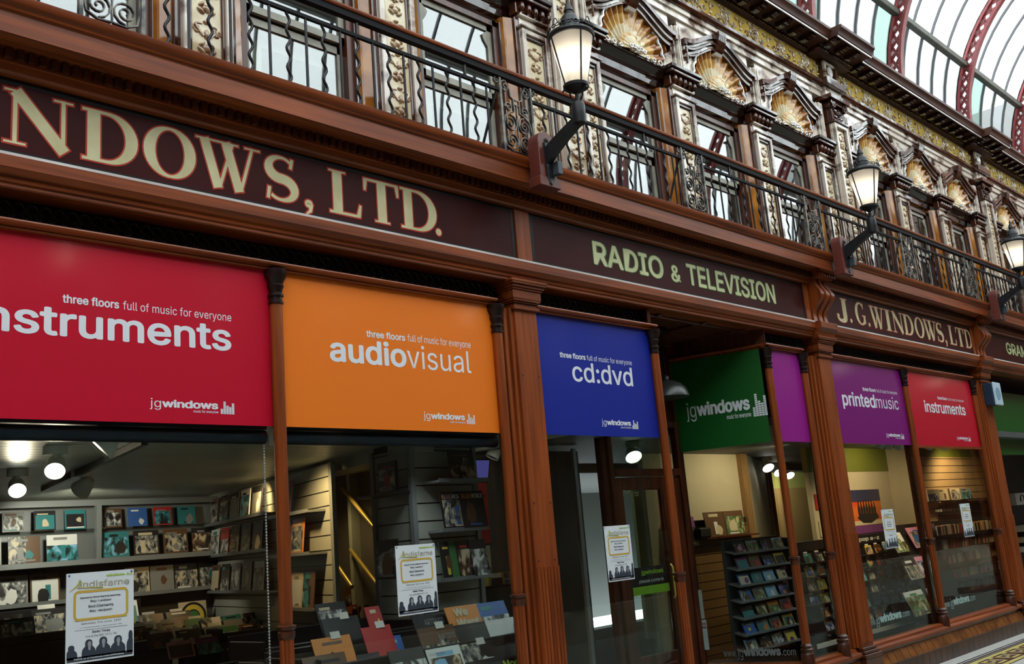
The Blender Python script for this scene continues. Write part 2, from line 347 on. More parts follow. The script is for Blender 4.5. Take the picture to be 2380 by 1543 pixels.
def stile(x0, x1, label):
    return tag(MB().box(x0, x1, -.024, .012, SZ0+.001, SZ1-.001).build('sign_stile', M['wood_z'], at=(x0, -.024, SZ0), bevel=.003), label, 'post', 'upright wooden pieces between the signs')
stile(4.925, 5.075, 'flat upright wooden piece between the LTD. sign and the RADIO sign')
stile(9.105, 9.20, 'flat upright wooden piece just left of the first scrolled console')
stile(13.645, 13.72, 'flat upright wooden piece just left of the farther scrolled console')

# S-shaped consoles over the piers
def console(xc, w_, label):
    t = thing('console', (xc, 0, SZ0), label, 'bracket', 'scrolled consoles beside the signs')
    prof = []
    for i in range(25):
        u = i/24; z = lerp(3.545, 3.985, u)
        y = -.045 - .035*u - .085*math.exp(-((u-.60)/.22)**2) + 0.02*math.exp(-((u-.2)/.16)**2)
        prof.append((y, z))
    body = MB()
    for k, (a, b, dy) in enumerate(((0, .24, 0), (.24, .38, .018), (.38, .62, -.002), (.62, .76, .018), (.76, 1, 0))):
        pr = [(y+dy, z) for y, z in prof]+[(.012, 3.985), (.012, 3.545)]
        body.px(pr, xc-w_/2+a*w_, xc-w_/2+b*w_)
    body.build('scroll', M['wood_z'], t, smooth=40)
    # cap: the cornice and dentils break forward over it, and the architrave under it
    cap = MB()
    cap.px([(-.05, 3.985), (-.150, 3.990), (-.150, 4.044), (-.19, 4.05), (-.20, 4.07), (-.2, 4.083), (-.05, 4.083)], xc-w_/2-.02, xc+w_/2+.02)
    q = xc-w_/2-.015
    while q < xc+w_/2: cap.box(q, q+.030, -.172, -.145, 3.997, 4.042); q += .052
    cap.build('cap', M['wood_x'], t)
    ft = MB()
    ft.px([(0.0, 3.392), (-.068, 3.392), (-.072, 3.41), (-.08, 3.437), (-.1, 3.455), (-.118, 3.470), (-.118, 3.524), (-.112, 3.532), (-.02, 3.5445), (.0, 3.5445)], xc-w_/2-.03, xc+w_/2+.03)
    ft.build('foot_moulding', M['wood_x'], t, smooth=30)
    return t
console(9.37, 0.30, 'S-shaped reeded wooden console right of the RADIO sign')
console(13.90, 0.30, 'S-shaped reeded wooden console right of the narrow-lettered sign, the farther of two')

# ------------------------------------------------------------------ pilasters
def pilaster(x0, x1, label, zb=0.0, first=False):
    t = thing('pilaster', ((x0+x1)/2, 0, zb), label, 'pilaster', 'wooden pilasters of the shop front')
    wd = x1-x0; z0 = 0.36; zf = 1.43; s = MB()
    s.box(x0, x1, 0, .14, z0, 3.19)
    sh = s.build('shaft', M['wood_z'], t, bevel=.003)
    # fluted lower half: rounded reeds standing on the shaft
    fl = MB(); n = 7
    for k in range(n):
        a = x0+wd*(k+.06)/n; b = x0+wd*(k+.94)/n; r = (b-a)/2
        pr = [(a+r-r*math.cos(PI*i/6), -.016*math.sin(PI*i/6)) for i in range(7)]
        fl.pz(pr+[(b, .004), (a, .004)], z0+.04, zf)
    fl.build('fluting', M['wood_z'], t, smooth=50)
    sc = MB()
    for zz in (1.47, 1.85, 2.72):
        for xx in (x0+.03, x1-.03): sc.blob((xx, -.001, zz), .006, .004, .006, nu=6, nv=4)
    sc.build('nail_head', M['black'], t)
    cap = MB(); e = .0
    for y, za, zc, ex in ((-.022, 3.188, 3.214, .022), (-.004, 3.214, 3.236, .004), (-.018, 3.236, 3.248, .018), (-.030, 3.248, 3.262, .03), (-.034, 3.262, 3.325, .036), (-.046, 3.325, 3.338, .048), (-.058, 3.338, 3.358, .058), (-.072, 3.358, 3.372, .072), (-.076, 3.372, 3.392, .078)):
        cap.box(x0-ex, x1+ex*.8, y, .12, za, zc)
    cap.build('capital', M['wood_x'], t, bevel=.004)
    ba = MB()
    for y, za, zc, ex in ((-.05, .0, .26, .045), (-.058, .26, .30, .05), (-.04, .30, .33, .03), (-.022, .33, .362, .016)): ba.box(x0-ex, x1+ex, y, .14, za, zc)
    bb = ba.build('base', M['wood_dark'], t, bevel=.006)
    if first:
        side = MB()                                       # stepped side mouldings facing the window
        for k, (a, b, y) in enumerate(((-.115, -.085, .055), (-.085, -.055, .03), (-.055, -.028, .045), (-.028, .0, .02))): side.box(x0+a, x0+b, y, .14, .36, 3.2)
        side.build('side_moulding', M['wood_z'], t, bevel=.006)
    return t
pilaster(4.866, 5.087, 'tall mahogany pilaster between the orange banner and the blue banner', first=True)
pilaster(9.270, 9.520, 'mahogany pilaster between the plain magenta banner and the purple banner', first=True)
pilaster(13.76, 14.06, 'farthest mahogany pilaster, with the blue alarm box on it', first=True)

# ------------------------------------------------------------------ slender columns
def colonette(x, y, label, zb=0.30, half=False):
    t = thing('colonette', (x, y, zb), label, 'column', 'slender turned columns between the shop windows')
    MB().lathe([(.030, 1.27), (.036, 1.30), (.036, 3.01)], x, y, 14).build('shaft', M['wood_z'], t, smooth=40)
    MB().lathe([(.036, 3.005), (.043, 3.008), (.043, 3.022), (.036, 3.026), (.036, 3.045), (.045, 3.050), (.045, 3.062), (.037, 3.068), (.038, 3.09), (.047, 3.105), (.047, 3.115), (.042, 3.12), (.048, 3.14), (.062, 3.165), (.064, 3.203)], x, y, 16).build('capital', M['capital'], t, smooth=40)
    fl = MB(); n = 10; pr = []
    for k in range(n*4):
        a = 2*PI*k/(n*4); r = .034+.0045*abs(math.sin(a*n/2)); pr.append((x+r*math.cos(a), y+r*math.sin(a)))
    fl.pz(pr, .52, 1.215)
    fl.build('fluted_shaft', M['wood_z'], t)
    cl = MB().lathe([(.036, 1.205), (.042, 1.212), (.046, 1.225), (.046, 1.245), (.040, 1.25), (.052, 1.262), (.054, 1.274), (.030, 1.284)], x, y, 16)
    cl.build('collar', M['wood_dark'], t, smooth=40)
    MB().lathe([(.060, zb), (.060, .43), (.050, .445), (.058, .46), (.058, .475), (.046, .485), (.052, .505), (.036, .525)], x, y, 16).build('base', M['wood_dark'], t, smooth=40)
    return t
CY = .03
colonette(2.968, CY, 'slender mahogany column between the red banner and the orange banner')
colonette(4.705, CY, 'slender mahogany column at the right edge of the orange banner')
colonette(6.500, CY, 'slender mahogany column at the right edge of the blue banner, left side of the entrance')
colonette(8.290, CY, 'slender mahogany column between the green banner and the plain magenta banner')
colonette(8.975, CY, 'slender mahogany column at the right edge of the plain magenta banner')
colonette(11.350, CY, 'slender mahogany column between the purple banner and the farther red banner')
colonette(13.515, CY, 'slender mahogany column at the right edge of the farther red banner')

# ------------------------------------------------------------------ transoms, grilles, sills
def along(mb, prof, A, B, m=0):                        # profile (out, z) swept along a plan line A->B; out = to the left of travel... towards the arcade
    A, B = Vector((*A, 0)), Vector((*B, 0)); d = (B-A).normalized(); nrm = Vector((d.y, -d.x, 0))
    mb.prism([A+nrm*o+Vector((0, 0, z)) for o, z in prof], B-A, m)
TR = [(-.03, 3.203), (.006, 3.203), (.010, 3.210), (.004, 3.216), (.018, 3.222), (.030, 3.228), (.034, 3.238), (.030, 3.247), (-.03, 3.252)]
def transom(A, B, label):
    mb = MB(); along(mb, TR, A, B)
    d = Vector((B[0]-A[0], B[1]-A[1], 0)).normalized()
    return tag(mb.build('transom_rail', M['wood_x'], at=(A[0], A[1], 3.203), smooth=30), label, 'rail', 'moulded wooden rails above the banners')
EL, ER = (6.50, CY), (6.86, 0.95); FL, FR = (8.29, CY), (8.02, 0.95)    # entrance lobby: splayed sides
transom((-.6, CY), (2.968, CY), 'moulded wooden rail over the near red banner')
transom((2.968, CY), (4.705, CY), 'moulded wooden rail over the orange banner')
transom((5.09, CY), (6.545, CY), 'moulded wooden rail over the blue banner')
transom((8.255, CY), (8.975, CY), 'short moulded wooden rail over the plain magenta banner')
transom(FR, FL, 'shaded wooden rail over the green banner at the side of the entrance')
transom((9.52, CY), (11.35, CY), 'moulded wooden rail over the purple banner')
transom((11.35, CY), (13.515, CY), 'moulded wooden rail over the farther red banner')
def grille(A, B, label):
    t = thing('vent_grille', (A[0], A[1], 3.25), label, 'grille', 'black ring-pattern grilles above the banners')
    A_, B_ = Vector((*A, 0)), Vector((*B, 0)); L_ = (B_-A_).length; d = (B_-A_)/L_; nn = Vector((d.y, -d.x, 0))
    bk = MB(); along(bk, [(-.16, 3.25), (-.12, 3.25), (-.12, 3.40), (-.16, 3.40)], A, B); bk.build('backing', M['black'], t)
    rg = MB(); n = max(2, int(L_/.062))
    for k in range(n):
        c_ = A_ + d*(L_*(k+.5)/n) + nn*(-.075)
        for zz in (3.282, 3.338):
            rg.tube([c_ + d*(.026*math.cos(2*PI*i/10)) + Vector((0, 0, zz+.026*math.sin(2*PI*i/10))) for i in range(10)], .0045, 4, closed=True)
    rg.build('ring_lattice', M['iron'], t)
grille((-.6, CY), (2.97, CY), 'black ring grille above the near red banner')
grille((2.97, CY), (4.78, CY), 'black ring grille above the orange banner')
grille((5.16, CY), (6.50, CY), 'black ring grille above the blue banner')
grille((8.29, CY), (9.2, CY), 'short black ring grille above the plain magenta banner')
grille((9.6, CY), (13.6, CY), 'black ring grille above the purple and farther red banners')

# ------------------------------------------------------------------ window glass of the shop front
YG = .085
def pane(n, A, B, z0, z1):
    mb = MB(); along(mb, [(-.003, z0), (.003, z0), (.003, z1), (-.003, z1)], A, B)
    return tag(mb.build('window_%d' % n, M['glass']), kind='structure')
for n, (A, B) in enumerate((((-.6, YG), (2.96, YG)), ((2.98, YG), (4.75, YG)), ((5.09, YG), (6.50, YG)), ((8.30, YG), (9.15, YG)), ((9.53, YG), (11.34, YG)), ((11.36, YG), (13.6, YG)))): pane(n+1, A, B, .36, 3.2)
pane(7, (6.52, .11), (6.86, .95), .36, 3.2); pane(8, (8.02, .95), (8.27, .11), .36, 3.2)

# ------------------------------------------------------------------ banners
LZ = (2.386, 2.452)
def logo(mb, O, U, W, x0, x1, z0, z1, thin=True):
    """shop logo: light 'jg', bold 'windows', small strap line, five stacked bars at the right"""
    L_ = x1-x0; h = z1-z0; f = lambda t: x0+L_*t
    put_text(mb, 'jg', O, U, W, f(0), f(.125), z0+h*.13, z0+h*1.0, -.012)
    put_text(mb, 'windows', O, U, W, f(.135), f(.80), z0+h*.33, z0+h*.95, .036, .98)
    put_text(mb, 'music for everyone', O, U, W, f(.50), f(.80), z0-h*.02, z0+h*.24, .012)
    O, U, W = Vector(O), Vector(U), Vector(W)
    for k, hh in enumerate((.42, 1.0, .68, .58, .88)):
        a, b = f(.83+.035*k), f(.83+.035*k+.030); nb = max(3, int(round(hh*11))); e = h*hh/nb
        for q in range(nb): mb.add([O+U*a+W*(z0+q*e), O+U*b+W*(z0+q*e), O+U*b+W*(z0+(q+.78)*e), O+U*a+W*(z0+(q+.78)*e)], [(0, 1, 2, 3)])
def banner(x0, x1, mt, label, write=None, z0=2.325):
    t = thing('banner', (x0, .05, z0), label, 'banner', 'coloured banners across the tops of the windows')
    MB().box(x0, x1, .050, .058, z0, 3.205).build('panel', M[mt], t)
    if write:
        wr = MB(); write(wr); wr.build('lettering', M['white'], t)
    return t
YT = .0492
def w_red(mb):
    line(mb, 'three floors', 1.811, 2.085, 2.886, 2.930, YT, .026); line(mb, 'full of music for everyone', 2.105, 2.700, 2.886, 2.930, YT, -.004, True)
    line(mb, 'instruments', 1.40, 2.697, 2.720, 2.872, YT, .020); logo(mb, (0, YT, 0), XU, ZU, 2.241, 2.706, 2.382, 2.449)
def w_or(mb):
    line(mb, 'three floors', 3.603, 3.905, 2.884, 2.928, YT, .026); line(mb, 'full of music for everyone', 3.925, 4.465, 2.886, 2.932, YT, -.004, True)
    line(mb, 'audio', 3.331, 3.906, 2.714, 2.868, YT, .024); line(mb, 'visual', 3.912, 4.455, 2.714, 2.866, YT, -.012); logo(mb, (0, YT, 0), XU, ZU, 4.017, 4.455, 2.378, 2.445)
def w_bl(mb):
    line(mb, 'three floors', 5.355, 5.645, 2.893, 2.936, YT, .028); line(mb, 'full of music for everyone', 5.66, 6.209, 2.893, 2.934, YT, -.002, True)
    line(mb, 'cd:dvd', 5.476, 6.199, 2.722, 2.873, YT, .012); logo(mb, (0, YT, 0), XU, ZU, 5.762, 6.205, 2.387, 2.455)
def w_pu(mb):
    line(mb, 'three floors', 10.267, 10.59, 2.900, 2.944, YT, .03); line(mb, 'full of music for everyone', 10.61, 11.142, 2.90, 2.940, YT, 0, True)
    line(mb, 'printed', 9.754, 10.53, 2.724, 2.874, YT, .022, True); line(mb, 'music', 10.545, 11.131, 2.724, 2.866, YT, -.008); logo(mb, (0, YT, 0), XU, ZU, 10.68, 11.144, 2.39, 2.456)
def w_r2(mb):
    line(mb, 'three floors', 12.311, 12.61, 2.900, 2.940, YT, .03); line(mb, 'full of music for everyone', 12.63, 13.165, 2.90, 2.936, YT, 0, True)
    line(mb, 'instruments', 11.87, 13.164, 2.726, 2.872, YT, .020); logo(mb, (0, YT, 0), XU, ZU, 12.72, 13.174, 2.395, 2.455)
banner(-.6, 2.955, 'red', 'large crimson banner reading instruments, nearest, at the left edge of the photo', w_red)
banner(2.985, 4.72, 'orange', 'orange banner reading audiovisual', w_or)
banner(5.087, 6.485, 'blue', 'blue banner reading cd:dvd', w_bl)
banner(8.305, 8.97, 'magenta', 'plain magenta banner without lettering, right of the green banner')
banner(9.52, 11.335, 'purple', 'purple banner reading printed music', w_pu)
banner(11.37, 13.50, 'red', 'smaller crimson banner reading instruments, right of the purple banner', w_r2)
MB().box(11.37, 13.50, .035, .06, 2.295, 2.325).build('bottom_batten', M['wood_x'], bpy.data.objects['banner.005'])
# green banner on the splayed right side of the entrance
def splayed(name, A, B, z0, z1, mt, label, cat, group, write=None, off=.012):
    A_, B_ = Vector((*A, 0)), Vector((*B, 0)); d = (B_-A_).normalized(); nn = Vector((d.y, -d.x, 0))
    t = thing(name, (A[0], A[1], z0), label, cat, group)
    mb = MB(); along(mb, [(off-.006, z0), (off, z0), (off, z1), (off-.006, z1)], A, B); mb.build('panel', mt, t)
    if write:
        wr = MB(); write(wr, A_+nn*(off+.0008), d); wr.build('lettering', M['white'], t)
    return t
def w_gr(mb, O, d): 
    L_ = .93; logo(mb, O, d, (0, 0, 1), .12, .90, 2.575, 2.79)
splayed('banner', FR, (8.27, .09), 2.325, 3.205, M['green'], 'dark green banner with the shop logo at the side of the entrance', 'banner', 'coloured banners across the tops of the windows', w_gr)
splayed('banner', (14.45, .35), (17.6, .35), 2.27, 3.2, M['green'], 'bright green banner at the right edge of the photo, behind the farthest pilaster', 'banner', 'coloured banners across the tops of the windows')

# roller blinds tucked under the two nearest banners
def blind(x0, x1, label):
    t = thing('roller_blind', (x0, .12, 2.27), label, 'blind', 'rolled navy blinds')
    MB().prism([(x0, .13+.038*math.cos(2*PI*i/14), 2.275+.038*math.sin(2*PI*i/14)) for i in range(14)], (x1-x0, 0, 0)).build('roll', M['navy'], t, smooth=40)
    MB().box(x0-.012, x0, .09, .17, 2.235, 2.33).build('end_bracket', M['white'], t)
    MB().box(x0, x1, .10, .17, 2.315, 2.335).build('head_rail', M['navy'], t)
    return t
blind(-.5, 2.93, 'navy roller blind rolled up under the near red banner')
blind(3.0, 4.70, 'navy roller blind rolled up under the orange banner')
bc = MB(); zz = 2.26
while zz > .62: bc.blob((2.925, .125, zz), .006, .006, .0075, nu=5, nv=3); zz -= .016
tag(bc.build('bead_chain', M['white'], at=(2.925, .125, .62)), 'white bead chain hanging beside the column left of the orange banner', 'chain')
# ------------------------------------------------------------------ stall riser, plinths, floor
M['tile_brown'] = noisy('brown_glazed_tile', (0.026, 0.009, 0.006), (0.065, 0.021, 0.011), (5, 5, 5), 0.35, 0.1, spec=0.35)
M['tile_amber'] = noisy('amber_glazed_tile', (0.13, 0.042, 0.010), (0.27, 0.095, 0.022), (4, 4, 6), 0.2, 0.3, spec=0.5)
M['tile_floor'] = noisy('grey_green_terrazzo', (0.16, 0.19, 0.16), (0.22, 0.25, 0.21), (30, 30, 30), 0.22)
M['tile_white'] = noisy('white_floor_tile', (0.55, 0.55, 0.52), (0.68, 0.68, 0.64), (12, 12, 12), 0.3)
M['tile_black'] = mat('black_mosaic', (0.018, 0.016, 0.022), 0.3)
M['tile_yellow'] = noisy('yellow_mosaic', (0.55, 0.46, 0.13), (0.66, 0.58, 0.2), (40, 40, 40), 0.35)
M['tile_plum'] = mat('plum_mosaic', (0.07, 0.022, 0.03), 0.35)
def riser(n, A, B):
    mb = MB()
    along(mb, [(-.1, .0), (.085, .0), (.085, .145), (.075, .150), (-.1, .15)], A, B, 1)
    along(mb, [(-.1, .15), (.070, .15), (.015, .265), (-.1, .265)], A, B, 2)
    along(mb, [(-.1, .262), (.030, .262), (.036, .285), (-.1, .285)], A, B, 3)
    along(mb, [(-.1, .285), (.050, .285), (.058, .292), (.058, .318), (.045, .326), (.012, .332), (.008, .352), (-.02, .362), (-.1, .362)], A, B, 0)
    d = Vector((B[0]-A[0], B[1]-A[1], 0)); L_ = d.length; d /= L_; nn = Vector((d.y, -d.x, 0)); k = 0.0
    while k < L_:                                       # tile joints
        p = Vector((*A, 0))+d*k
        mb.prism([p+nn*.0855+Vector((0, 0, .002)), p+d*.004+nn*.0855+Vector((0, 0, .002)), p+d*.004+nn*.0855+Vector((0, 0, .144)), p+nn*.0855+Vector((0, 0, .144))], nn*.001, 4)
        q = p+d*.07; mb.prism([q+nn*.0705+Vector((0, 0, .151)), q+d*.004+nn*.0705+Vector((0, 0, .151)), q+d*.004+nn*.0165+Vector((0, 0, .264)), q+nn*.0165+Vector((0, 0, .264))], nn*.001, 4)
        k += .155
    return tag(mb.build('baseboard_%d' % n, [M['wood_x'], M['tile_brown'], M['tile_amber'], M['wood_dark'], M['tile_black']], smooth=25), kind='structure')
for n, (A, B) in enumerate((((-.6, CY), (4.8, CY)), ((5.1, CY), (6.50, CY)), ((6.50, CY), (6.86, .95)), ((8.02, .95), (8.29, CY)), ((8.29, CY), (9.2, CY)), ((9.54, CY), (13.7, CY)))): riser(n+1, A, B)

fl = MB(); fl.box(-6, 30, -6.4, 7.5, -.08, -.002, 0)
def strip(y0, y1, m_, x0=-6.0, x1=30.0, z=.0): fl.add([(x0, y0, z), (x1, y0, z), (x1, y1, z), (x0, y1, z)], [(0, 1, 2, 3)], m_)
Y0 = -.055                                              # mosaic border running along the shop front
strip(Y0-.17, Y0+.02, 1); strip(Y0-.195, Y0-.17, 2); strip(Y0-.215, Y0-.195, 1)
x = 8.0
while x < 17:
    strip(Y0-.262, Y0-.24, 2, x, x+.035); x += .062
strip(Y0-.24, Y0-.215, 2); strip(Y0-.265, Y0-.24, 1, z=-.0006); strip(Y0-.285, Y0-.265, 2)
strip(Y0-.345, Y0-.285, 3); strip(Y0-.60, Y0-.345, 4); strip(Y0-.66, Y0-.60, 3); strip(Y0-.68, Y0-.66, 2)
x = 8.0                                                 # Greek key in yellow on plum, white hairlines
while x < 17:
    a = Y0-.57; 
    for (u0, u1, v0, v1, mm) in ((0, .30, .0, .035, 3), (0, .035, .0, .17, 3), (0, .20, .155, .19, 3), (.17, .20, .075, .19, 3), (.08, .20, .075, .105, 3), (.27, .30, .0, .225, 3), (.27, .42, .19, .225, 3), (.22, .235, .05, .2, 1), (.05, .06, .05, .14, 1)):
        strip(a+v0, a+v1, mm, x+u0, x+u1, .0006)
    x += .42
strip(Y0-.88, Y0-.68, 1, z=-.0003); strip(Y0-.90, Y0-.88, 2); strip(Y0-2.4, Y0-2.36, 2); strip(Y0-2.5, Y0-2.46, 2)
for k in range(8):                                      # dark lozenge bands in the middle of the arcade
    xx = 6.5+3.2*k; fl.add([(xx, -2.75, 0), (xx+1.5, -3.35, 0), (xx+3.0, -2.75, 0), (xx+1.5, -2.15, 0)], [(0, 1, 2, 3)], 2); fl.add([(xx+.16, -2.75, .0004), (xx+1.5, -3.28, .0004), (xx+2.84, -2.75, .0004), (xx+1.5, -2.22, .0004)], [(0, 1, 2, 3)], 5)
# lobby floor with its own key border
for (u0, u1, v0, v1, mm) in ((6.86, 8.02, .50, .56, 3), (6.86, 8.02, .60, .66, 3)): strip(v0, v1, mm, u0, u1, .001)
x = 6.80
while x < 8.0:
    strip(.565, .595, 2, x, x+.05, .0012); strip(.50, .66, 2, x+.06, x+.075, .0014); x += .11
tag(fl.build('floor', [M['tile_floor'], M['tile_white'], M['tile_black'], M['tile_yellow'], M['tile_plum'], M['tile_brown']]), kind='structure')
# ------------------------------------------------------------------ upper storey in glazed tile
def glaze(name, c1, c2, scale, ior=1.9, rough=0.07, bump=0.25, lo=0.35, hi=0.65):
    m_ = noisy(name, c1, c2, scale, rough, 0.0, 3, bump, (3.5, 3.5, 3.5), lo=lo, hi=hi)
    m_.node_tree.nodes['Principled BSDF'].inputs['IOR'].default_value = ior
    return m_
M['t_brown'] = glaze('brown_faience', (0.022, 0.006, 0.003), (0.085, 0.022, 0.008), (5, 5, 5), 1.65)
M['t_dark'] = glaze('dark_brown_faience', (0.012, 0.005, 0.004), (0.035, 0.012, 0.007), (5, 5, 5), 1.7)
M['t_amber'] = glaze('amber_faience', (0.20, 0.062, 0.008), (0.42, 0.17, 0.028), (4, 4, 4), 1.55)
M['t_pale'] = glaze('pale_sky_sheen_faience', (0.10, 0.045, 0.025), (0.62, 0.54, 0.45), (3.2, 3.2, 5), 1.7, lo=0.38, hi=0.50)  # brown tile with sky reflections painted in as pale mottling; spandrels truly cream
M['t_cream'] = glaze('cream_faience', (0.58, 0.46, 0.26), (0.72, 0.62, 0.42), (8, 8, 8), 1.5, bump=0.3)
M['t_white'] = glaze('white_faience', (0.55, 0.52, 0.47), (0.72, 0.70, 0.66), (8, 8, 8), 1.7)
M['t_honey'] = glaze('honey_faience', (0.42, 0.21, 0.045), (0.62, 0.38, 0.12), (14, 14, 14), 1.6)
M['t_orn'] = glaze('ornament_faience', (0.20, 0.075, 0.022), (0.62, 0.50, 0.32), (22, 22, 22), 1.7)
M['t_gold'] = glaze('gold_faience', (0.50, 0.33, 0.06), (0.66, 0.46, 0.12), (6, 6, 6), 1.45)
M['t_relief'] = glaze('frieze_relief_faience', (0.16, 0.065, 0.02), (0.80, 0.72, 0.55), (18, 18, 18), 1.8)  # pale tone puts white highlights into the relief's colour
M['sash'] = noisy('sash_paint', (0.20, 0.19, 0.15), (0.30, 0.29, 0.23), (6, 6, 6), 0.5)
M['room'] = mat('dim_office_wall', (0.34, 0.33, 0.27), 0.8)
M['shade'] = mat('yellowish_blind', (0.50, 0.47, 0.32), 0.7)
M['corn_brown'] = noisy('dull_brown_cornice', (0.035, 0.010, 0.005), (0.075, 0.022, 0.010), (4, 8, 8), 0.5, spec=0.4)
YU = .25; Z0 = 4.238
# back wall with holes is made of piers and bands so that the windows are real openings
WX = [1.96, 3.42, 4.88, 7.00, 8.46, 9.93, 12.05, 13.49, 14.92, 17.00, 18.46, 19.92]
PX = [0.95, 5.94, 10.99, 15.96, 20.97]
wl = MB(); edges = [-.6]
for xx in WX: edges += [xx-.578, xx+.578]
edges.append(27)
for k in range(0, len(edges), 2): wl.box(edges[k], edges[k+1], .30, .60, Z0, 5.90)
wl.box(-.6, 27, .42, .60, 5.72, 7.6); 
tag(wl.build('wall_upper', M['t_dark']), kind='structure')
bk = MB(); bk.box(-.6, 27, 2.2, 2.25, 3.9, 7.0); bk.box(-.6, 27, .6, 2.2, 6.3, 6.35)
tag(bk.build('wall_office', M['room']), kind='structure')
WNAME = ['at the top left corner', 'above the letters S and L', 'just left of the near lamp',
         'first to the right of the near lamp', 'second to the right of the near lamp', 'third to the right of the near lamp', 'just behind the middle lamp',
         'first past the middle lamp', 'second past the middle lamp', 'above the farthest lamp', 'beyond the farthest lamp', 'last before the far end']
def shell_mesh(mb, cx, zc, r, n, y0, depth, mats, lobes, out=False):
    nr = 9; na = lobes*6; vs = []; fs = []; ms = []
    for j in range(nr+1):
        t = .12+.88*j/nr
        for i in range(na+1):
            a = PI*i/na; ph = math.cos(2*PI*i/6.0)
            R = r*t*(1-.035*(1+ph)*.5*t**3); fl = .020*r/.45*(ph)*t**1.2
            y = (y0-depth*(1-t*t)-fl) if out else (y0+depth*(1-t**3)*.8+fl-.012*t)
            vs.append((cx-R*math.cos(a), y, zc+R*math.sin(a)))
    for j in range(nr):
        for i in range(na): mb.add([vs[j*(na+1)+i], vs[j*(na+1)+i+1], vs[(j+1)*(na+1)+i+1], vs[(j+1)*(na+1)+i]], [(0, 1, 2, 3)], mats[j])
def merge(ob, d=1e-5):
    bm = bmesh.new(); bm.from_mesh(ob.data); bmesh.ops.remove_doubles(bm, verts=bm.verts, dist=d); bmesh.ops.recalc_face_normals(bm, faces=bm.faces); bm.to_mesh(ob.data); bm.free()
    ob.data.polygons.foreach_set('use_smooth', [True]*len(ob.data.polygons)); return ob
def surround(label):
    t = thing('window_surround', (0, YU, Z0), label, 'window surround', 'tiled surrounds of the upper windows')
    for s in (-1, 1):
        j = MB(); a, b = (.44, .575)
        pr = [(s*a, .46), (s*a, .34), (s*(a+.02), .30), (s*(b-.05), .275), (s*b, .275), (s*b, .46)]
        j.pz(pr if s > 0 else pr[::-1], Z0, 5.74)
        j.build('jamb', M['t_amber'], t, bevel=.008)
        j = MB(); j.box(*sorted((s*(b-.045), s*b)), .245, .30, Z0, 5.74); j.box(*sorted((s*(a-.004), s*(a+.018))), .33, .44, Z0, 5.70); j.build('jamb_fillet', M['t_brown'], t, bevel=.006)
    l = MB(); l.px([(.419, 5.70), (.385, 5.70), (.375, 5.74), (.345, 5.76), (.335, 5.82), (.30, 5.84), (.27, 5.88), (.248, 5.895), (.240, 5.91), (.240, 5.932), (.419, 5.932)], -.578, .578)
    l.build('lintel', M['t_dark'], t, smooth=30)
    sp = MB(); n = 24; arcp = [(-.47*math.cos(PI*i/n), 5.93+.47*math.sin(PI*i/n)) for i in range(n+1)]
    sp.py([(-.655, 5.932)]+arcp+[(.655, 5.932), (.655, 6.545), (-.655, 6.545)], .25, .419)
    sp.build('spandrel', M['t_pale'], t)
    tri = MB()
    for s in (-1, 1): tri.py([(s*.56, 6.20), (s*.50, 6.20), (s*.545, 6.10)][::s], .235, .252)
    tri.build('corner_motif', M['t_amber'], t)
    sh = MB(); shell_mesh(sh, 0, 5.935, .470, 0, .245, .06, [0, 0, 0, 0, 0, 1, 1, 2, 2], 13)
    so = merge(sh.build('shell', [M['t_cream'], M['t_honey'], M['t_amber']], t))
    rm = MB(); pts = []
    for i in range(13*8+1):
        a = PI*i/(13*8); R = .468+.020*abs(math.sin(13*a)); pts.append((-R*math.cos(a), .236, 5.935+R*math.sin(a)))
    rm.tube(pts, .014, 5); sub(so, rm, 'scalloped_rim', M['t_white'], smooth=60)
    inn = MB(); shell_mesh(inn, 0, 5.925, .20, 0, .245, .05, [1, 1, 0, 0, 0, 0, 0, 1, 1], 11, out=True)
    io = inn.build('inner_shell', [M['t_cream'], M['t_honey']], t); merge(io)
    hb = MB()
    for xx, zz, r in ((0, 5.945, .032), (-.055, 5.95, .022), (.055, 5.95, .022), (-.10, 5.94, .02), (.10, 5.94, .02), (-.3, 5.935, .025), (.3, 5.935, .025), (-.40, 5.935, .03), (.40, 5.935, .03), (-.2, 5.935, .02), (.2, 5.935, .02)):
        hb.tube([(xx+r*math.cos(2*PI*i/10), .185 if abs(xx) < .15 else .225, zz+r*.8*math.sin(2*PI*i/10)) for i in range(10)], .008, 5, closed=True)
    hb.blob((0, .19, 5.95), .018, .02, .02); hb.build('hub_scroll', M['t_white'], t, smooth=60)
    def og(x, lift, wd): 
        s_ = max(0.0, 1-abs(x)/wd); return lift+.225*(3*s_*s_-2*s_**3)
    hm = MB()
    for lift, wd, yy, hy, hz, mm in ((6.295, .655, .215, .05, .022, 0), (6.258, .640, .235, .035, .012, 1), (6.228, .615, .225, .04, .010, 0), (6.200, .600, .240, .025, .012, 1), (6.172, .585, .235, .03, .008, 0)):
        pts = [(-wd, yy, lift-.05)]+[(lerp(-wd, wd, i/36), yy, og(lerp(-wd, wd, i/36), lift, wd)) for i in range(37)]+[(wd, yy, lift-.05)]
        hm.tube(pts, 0, m=mm, flat=(hy, hz))
    hm.build('hood_moulding', [M['t_brown'], M['t_pale']], t, smooth=40)
    ks = MB(); 
    for k in range(4):
        a, b = -.07+.035*k, -.07+.035*(k+1)-.006
        ks.px([(.26, 6.36), (.20, 6.36), (.155, 6.42), (.12, 6.52), (.12, 6.565), (.26, 6.565)], a*1.0, b)
    ks.px([(.26, 6.37), (.215, 6.37), (.17, 6.42), (.135, 6.52), (.13, 6.56), (.26, 6.56)], -.075, .072)
    ks.build('keystone', M['t_brown'], t, smooth=30)
    kb = MB(); kb.px([(.25, 6.335), (.21, 6.335), (.19, 6.36), (.25, 6.37)], -.06, .06); kb.build('keystone_drop', M['t_white'], t)
